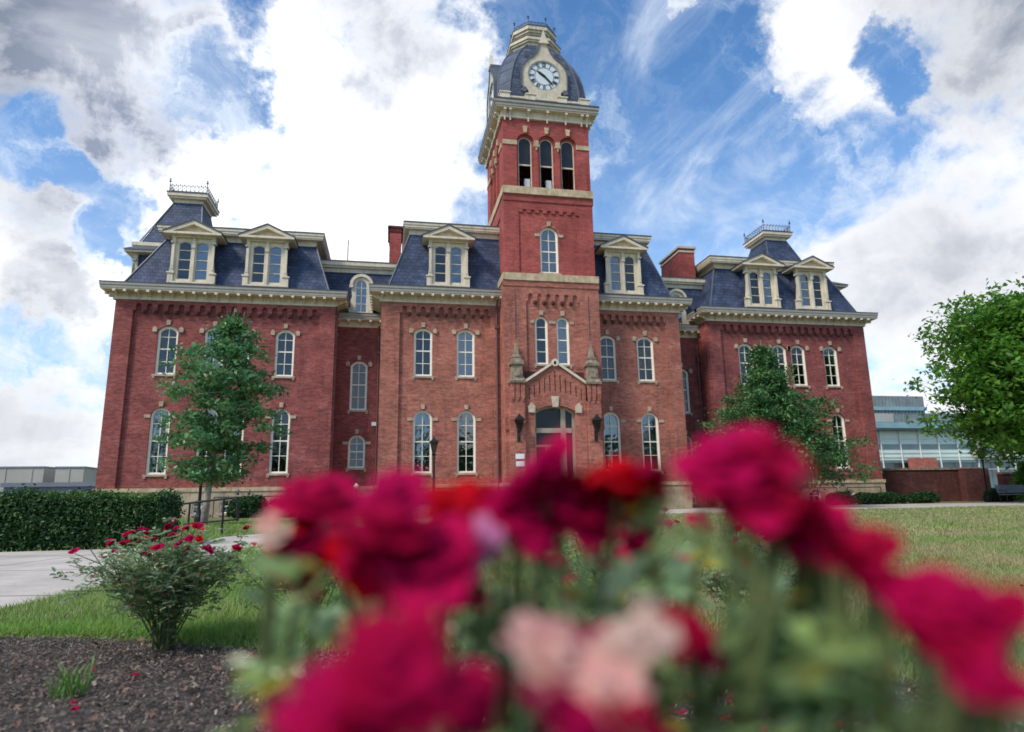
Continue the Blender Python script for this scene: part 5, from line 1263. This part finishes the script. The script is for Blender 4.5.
def rose_bush(label, base, height, radius, n_stem, n_leaf, blooms, seed, leaf=.012, bl_r=.028, cols=('crimson', 'red', 'magenta', 'crimson'), leafmat=None, extra=None, group='rose bushes in the mulch bed', tips_flat=.75):
    rd = random.Random(seed); th = thing('rose_bush', label, 'rose bush', base, group); b = Vector(base)
    m = MB(); lm = MB(); tips = []
    for k in range(n_stem):
        az = rd.random() * 6.283; q = rd.random() ** .6; top = b + Vector((math.cos(az) * radius * q, math.sin(az) * radius * q, height * (rd.uniform(tips_flat, 1.0) - .12 * q * q)))
        b0 = b + Vector((rd.gauss(0, .03), rd.gauss(0, .03), 0)); mid = b0 + (top - b0) * .5 + Vector((rd.gauss(0, .03), rd.gauss(0, .03), .04)); m.tube([b0, b0 + (mid - b0) * .5 + Vector((0, 0, .03)), mid, top], .0055, 5, .002); tips.append(top)
        for j in range(3):
            t_ = rd.uniform(.45, .95); p = mid + (top - mid) * (t_ - .45) * 1.8; s2 = p + Vector((rd.gauss(0, .09), rd.gauss(0, .09), rd.uniform(.02, .12))); m.tube([p, s2], .0028, 4, .0015)
            tips.append(s2)
            for _ in range(max(1, n_leaf // (n_stem * 3))):
                w_ = rd.random(); pp = (b0 + (mid - b0) * rd.uniform(.6, 1)) if rd.random() < .12 else (mid + (s2 - mid) * w_)
                pp = pp + Vector((rd.gauss(0, .045), rd.gauss(0, .045), rd.gauss(0, .035)))
                foliage_cluster(lm, pp, (rd.gauss(0, 1), rd.gauss(0, 1), rd.uniform(-.3, .6)), leaf * rd.uniform(.7, 1.3), rd, 5 if rd.random() < .6 else 3)
    m.build('stems', STEM, th); lm.build('foliage', leafmat or LF_ROSE, th)
    tips.sort(key=lambda p: -p.z + rd.uniform(-.05, .05))
    for k in range(blooms):
        p = tips[k % len(tips)] + Vector((rd.gauss(0, .012), rd.gauss(0, .012), .01)); bloom(th, p, bl_r * rd.uniform(.7, 1.25), cols[rd.randrange(len(cols))], rd.randrange(8))
    return th
b1 = ground(166, 651)
rose_bush('small red rose bush standing alone on the mulch at left, its stems fanning out', (b1.x, b1.y, 0), .64, .50, 34, 2200, 46, 3, .0135, .023)
b2 = ground(308, 640)
rose_bush('leggy rose bush half hidden behind the blurred blooms left of centre', (b2.x + .0, b2.y + .1, 0), .60, .44, 24, 1100, 12, 5, .014, .018, leafmat=LF_ROSE2)
rose_bush('pale leaved rose bush in the middle distance behind the central blooms', (1.05, 3.2, 0), .66, .50, 24, 700, 14, 8, .014, .022, leafmat=LF_ROSE2)
rose_bush('dense rose bush right of the middle, behind the blurred red blooms', (1.75, 3.0, 0), .60, .40, 18, 520, 10, 9, .014, .022)
# foreground bushes: flowers close to the lens
def fg_bush(label, base, blooms, seed, leafspots, cols=None):
    rd = random.Random(seed); b = Vector(base); th = thing('rose_bush', label, 'rose bush', base, 'rose bushes in the mulch bed'); m = MB(); lm = MB()
    for (x, y, wpx, dist, col, sq) in blooms:
        dist *= .80; wpx *= .82 if (x > 830 or (y > 630 and x < 500)) else (1.16 if y < 600 and x < 680 and wpx >= 40 else .96)
        p = at(x, y, dist); r = wpx / 2 / FPX * dist * 1.04
        d = Vector((rd.gauss(0, .4), rd.gauss(-.45, .25), rd.uniform(.6, 1)))
        bloom(th, p, r * (1.10 if wpx >= 44 else 1), col, rd.randrange(8), d, sq)
        if wpx >= 44 and not x > 830:       # a second bloom of the same cluster just behind
            q_ = at(x + rd.uniform(-.28, .28) * wpx, y + rd.uniform(-.05, .38) * wpx, dist * rd.uniform(1.05, 1.16))
            bloom(th, q_, r * rd.uniform(.75, 1.05), col if col in ('pink', 'lilac') else rd.choice(('crimson', 'crimson', 'magenta')), rd.randrange(8), Vector((rd.gauss(0, .6), rd.gauss(-.3, .4), .7)), sq)
        q = p - d.normalized() * r * .3; b0 = b + Vector((rd.gauss(0, .04), rd.gauss(0, .04), 0)); q1 = q - Vector((rd.gauss(0, .01), -.02, .09)); m.tube([q, q1, q1 + (b0 - q1) * .35 + Vector((0, .04, 0)), b0], .0022, 5, .006)
        for k in range(2 if dist > .3 else 0):
            foliage_cluster(lm, q - Vector((rd.gauss(0, .02), rd.gauss(-.02, .02), rd.uniform(.03, .12))), (rd.gauss(0, 1), rd.gauss(0, .6), rd.uniform(-.2, .5)), .011 * rd.uniform(.8, 1.2), rd, 5)
    for (x0, x1, y0, y1, d0, d1, n) in leafspots:
        d0 *= .85
        for k in range(n):
            x = rd.uniform(x0, x1); y = y0 + (y1 - y0) * rd.random() ** .8; p = at(x, y, rd.uniform(d0, d1))
            foliage_cluster(lm, p, (rd.gauss(0, 1), rd.gauss(0, .8), rd.uniform(-.2, .7)), .0125 * rd.uniform(.7, 1.2), rd, 5 if rd.random() < .5 else 3)
            if rd.random() < .35: m.tube([p, p + (b - p) * .3 + Vector((0, .03, -.02)), b + (p - b) * .1], .002, 4, .004)
    m.build('stems', STEM, th); lm.build('foliage', LF_ROSE2, th); return th
fg_bush('nearest rose bush at left of centre with big crimson blooms close to the lens', (.02, .62, 0), [
    (322, 497, 66, .62, 'crimson', .9), (298, 554, 62, .62, 'crimson', .95), (325, 528, 50, .66, 'red', .9),
    (392, 532, 90, .42, 'crimson', .9), (430, 548, 84, .43, 'magenta', .9), (400, 570, 76, .44, 'crimson', .8), (395, 497, 50, .46, 'magenta', 1.1), (362, 556, 50, .50, 'red', .8),
    (385, 668, 120, .27, 'crimson', 1), (335, 705, 110, .28, 'magenta', .9), (430, 700, 110, .28, 'crimson', .9), (408, 635, 80, .29, 'crimson', .9), (330, 740, 100, .27, 'crimson', .9), (470, 690, 70, .33, 'crimson', .8),
    (276, 532, 36, .60, 'tan', .8), (268, 520, 26, .62, 'pink', .8)], 31,
    [(385, 500, 600, 660, .5, .8, 8), (440, 560, 600, 732, .4, .8, 10)])
fg_bush('nearest rose bush at centre with red blooms and one faded pink bloom', (.17, .80, 0), [
    (472, 502, 66, .50, 'red', .9), (446, 508, 40, .52, 'red', .9), (540, 478, 66, .48, 'magenta', 1), (520, 510, 62, .48, 'crimson', .9), (568, 500, 66, .50, 'crimson', .9), (552, 455, 40, .5, 'crimson', 1), (495, 520, 40, .5, 'magenta', .8),
    (620, 478, 74, .50, 'red', .9), (520, 540, 30, .6, 'crimson', .8), (585, 540, 26, .7, 'red', .8), (610, 525, 30, .7, 'crimson', .8), (680, 560, 26, .8, 'crimson', .7), (530, 600, 24, .8, 'magenta', .7), (648, 470, 44, .5, 'crimson', .8), (600, 500, 50, .52, 'crimson', .8), (470, 541, 48, .45, 'lilac', .8), (497, 556, 30, .46, 'pink', .7),
    (560, 655, 86, .36, 'pink', .7), (628, 640, 84, .37, 'tan', .7), (600, 688, 90, .35, 'pink', .6), (585, 725, 90, .33, 'magenta', .8), (640, 715, 70, .35, 'crimson', .8), (690, 630, 46, .42, 'crimson', .7), (652, 608, 40, .44, 'tan', .7), (700, 652, 40, .44, 'crimson', .7),
    (660, 518, 36, .62, 'pink', .8), (640, 545, 40, .75, 'crimson', .8), (560, 565, 30, .9, 'crimson', .8), (700, 520, 26, .8, 'crimson', .8), (568, 595, 18, .5, 'orange', .5), (600, 560, 22, .6, 'magenta', .7), (745, 560, 26, .9, 'red', .8)], 32,
    [(500, 720, 545, 640, .6, 1.1, 9), (560, 820, 630, 740, .45, 1.0, 15), (470, 620, 570, 700, .45, .8, 9)])
fg_bush('nearest rose bush at right with a long drooping spray of crimson blooms', (.38, .78, 0), [
    (725, 455, 84, .44, 'magenta', .9), (765, 450, 70, .44, 'crimson', .9), (705, 470, 50, .46, 'magenta', .9), (750, 490, 90, .43, 'crimson', .9), (790, 505, 84, .43, 'crimson', .9), (775, 530, 70, .44, 'crimson', .8), (820, 525, 60, .45, 'magenta', .8), (795, 453, 28, .47, 'orange', .8), (800, 478, 18, .47, 'tan', .8),
    (838, 538, 74, .43, 'crimson', .9), (852, 560, 66, .42, 'crimson', .8), (808, 515, 60, .44, 'magenta', .8), (900, 600, 70, .41, 'crimson', .9), (948, 640, 64, .39, 'crimson', .8), (865, 545, 70, .42, 'crimson', .8), (880, 580, 84, .41, 'crimson', .9), (920, 590, 80, .40, 'crimson', .9), (945, 610, 84, .39, 'crimson', .9), (985, 605, 70, .39, 'magenta', .8), (1010, 600, 44, .39, 'crimson', .8), (965, 650, 76, .38, 'crimson', .8), (990, 678, 70, .37, 'crimson', .8), (925, 640, 50, .40, 'crimson', .8),
    (822, 668, 26, .8, 'red', .9), (760, 600, 20, .9, 'crimson', .8), (890, 668, 14, .6, 'orange', .5)], 33,
    [(700, 800, 610, 720, .5, 1.0, 6), (800, 900, 680, 740, .5, .9, 6), (880, 1030, 700, 750, .42, .7, 10), (990, 1030, 600, 640, .45, .55, 3)])
# fallen petals
pm_ = MB(); rs = random.Random(12)
for k in range(260):
    if k < 9: g_ = ground(rs.uniform(250, 290), rs.uniform(645, 690)) if k < 4 else ground(rs.uniform(60, 280), rs.uniform(655, 725))
    else: g_ = Vector((rs.uniform(.35, 1.5), rs.uniform(1.4, 2.9), 0))
    r = rs.uniform(.012, .022); a = rs.random() * 6; c = Vector((g_.x, g_.y, .035))
    pm_.poly([c + Vector((math.cos(a + q) * r, math.sin(a + q) * r * .75, .008 * math.sin(q * 2 + k))) for q in (0, .9, 1.9, 3, 4.1, 5.2)])
tag(pm_.build('fallen_petals', PET['crimson']), 'crimson petals scattered over the mulch and lawn edge', 'petals', kind='stuff')
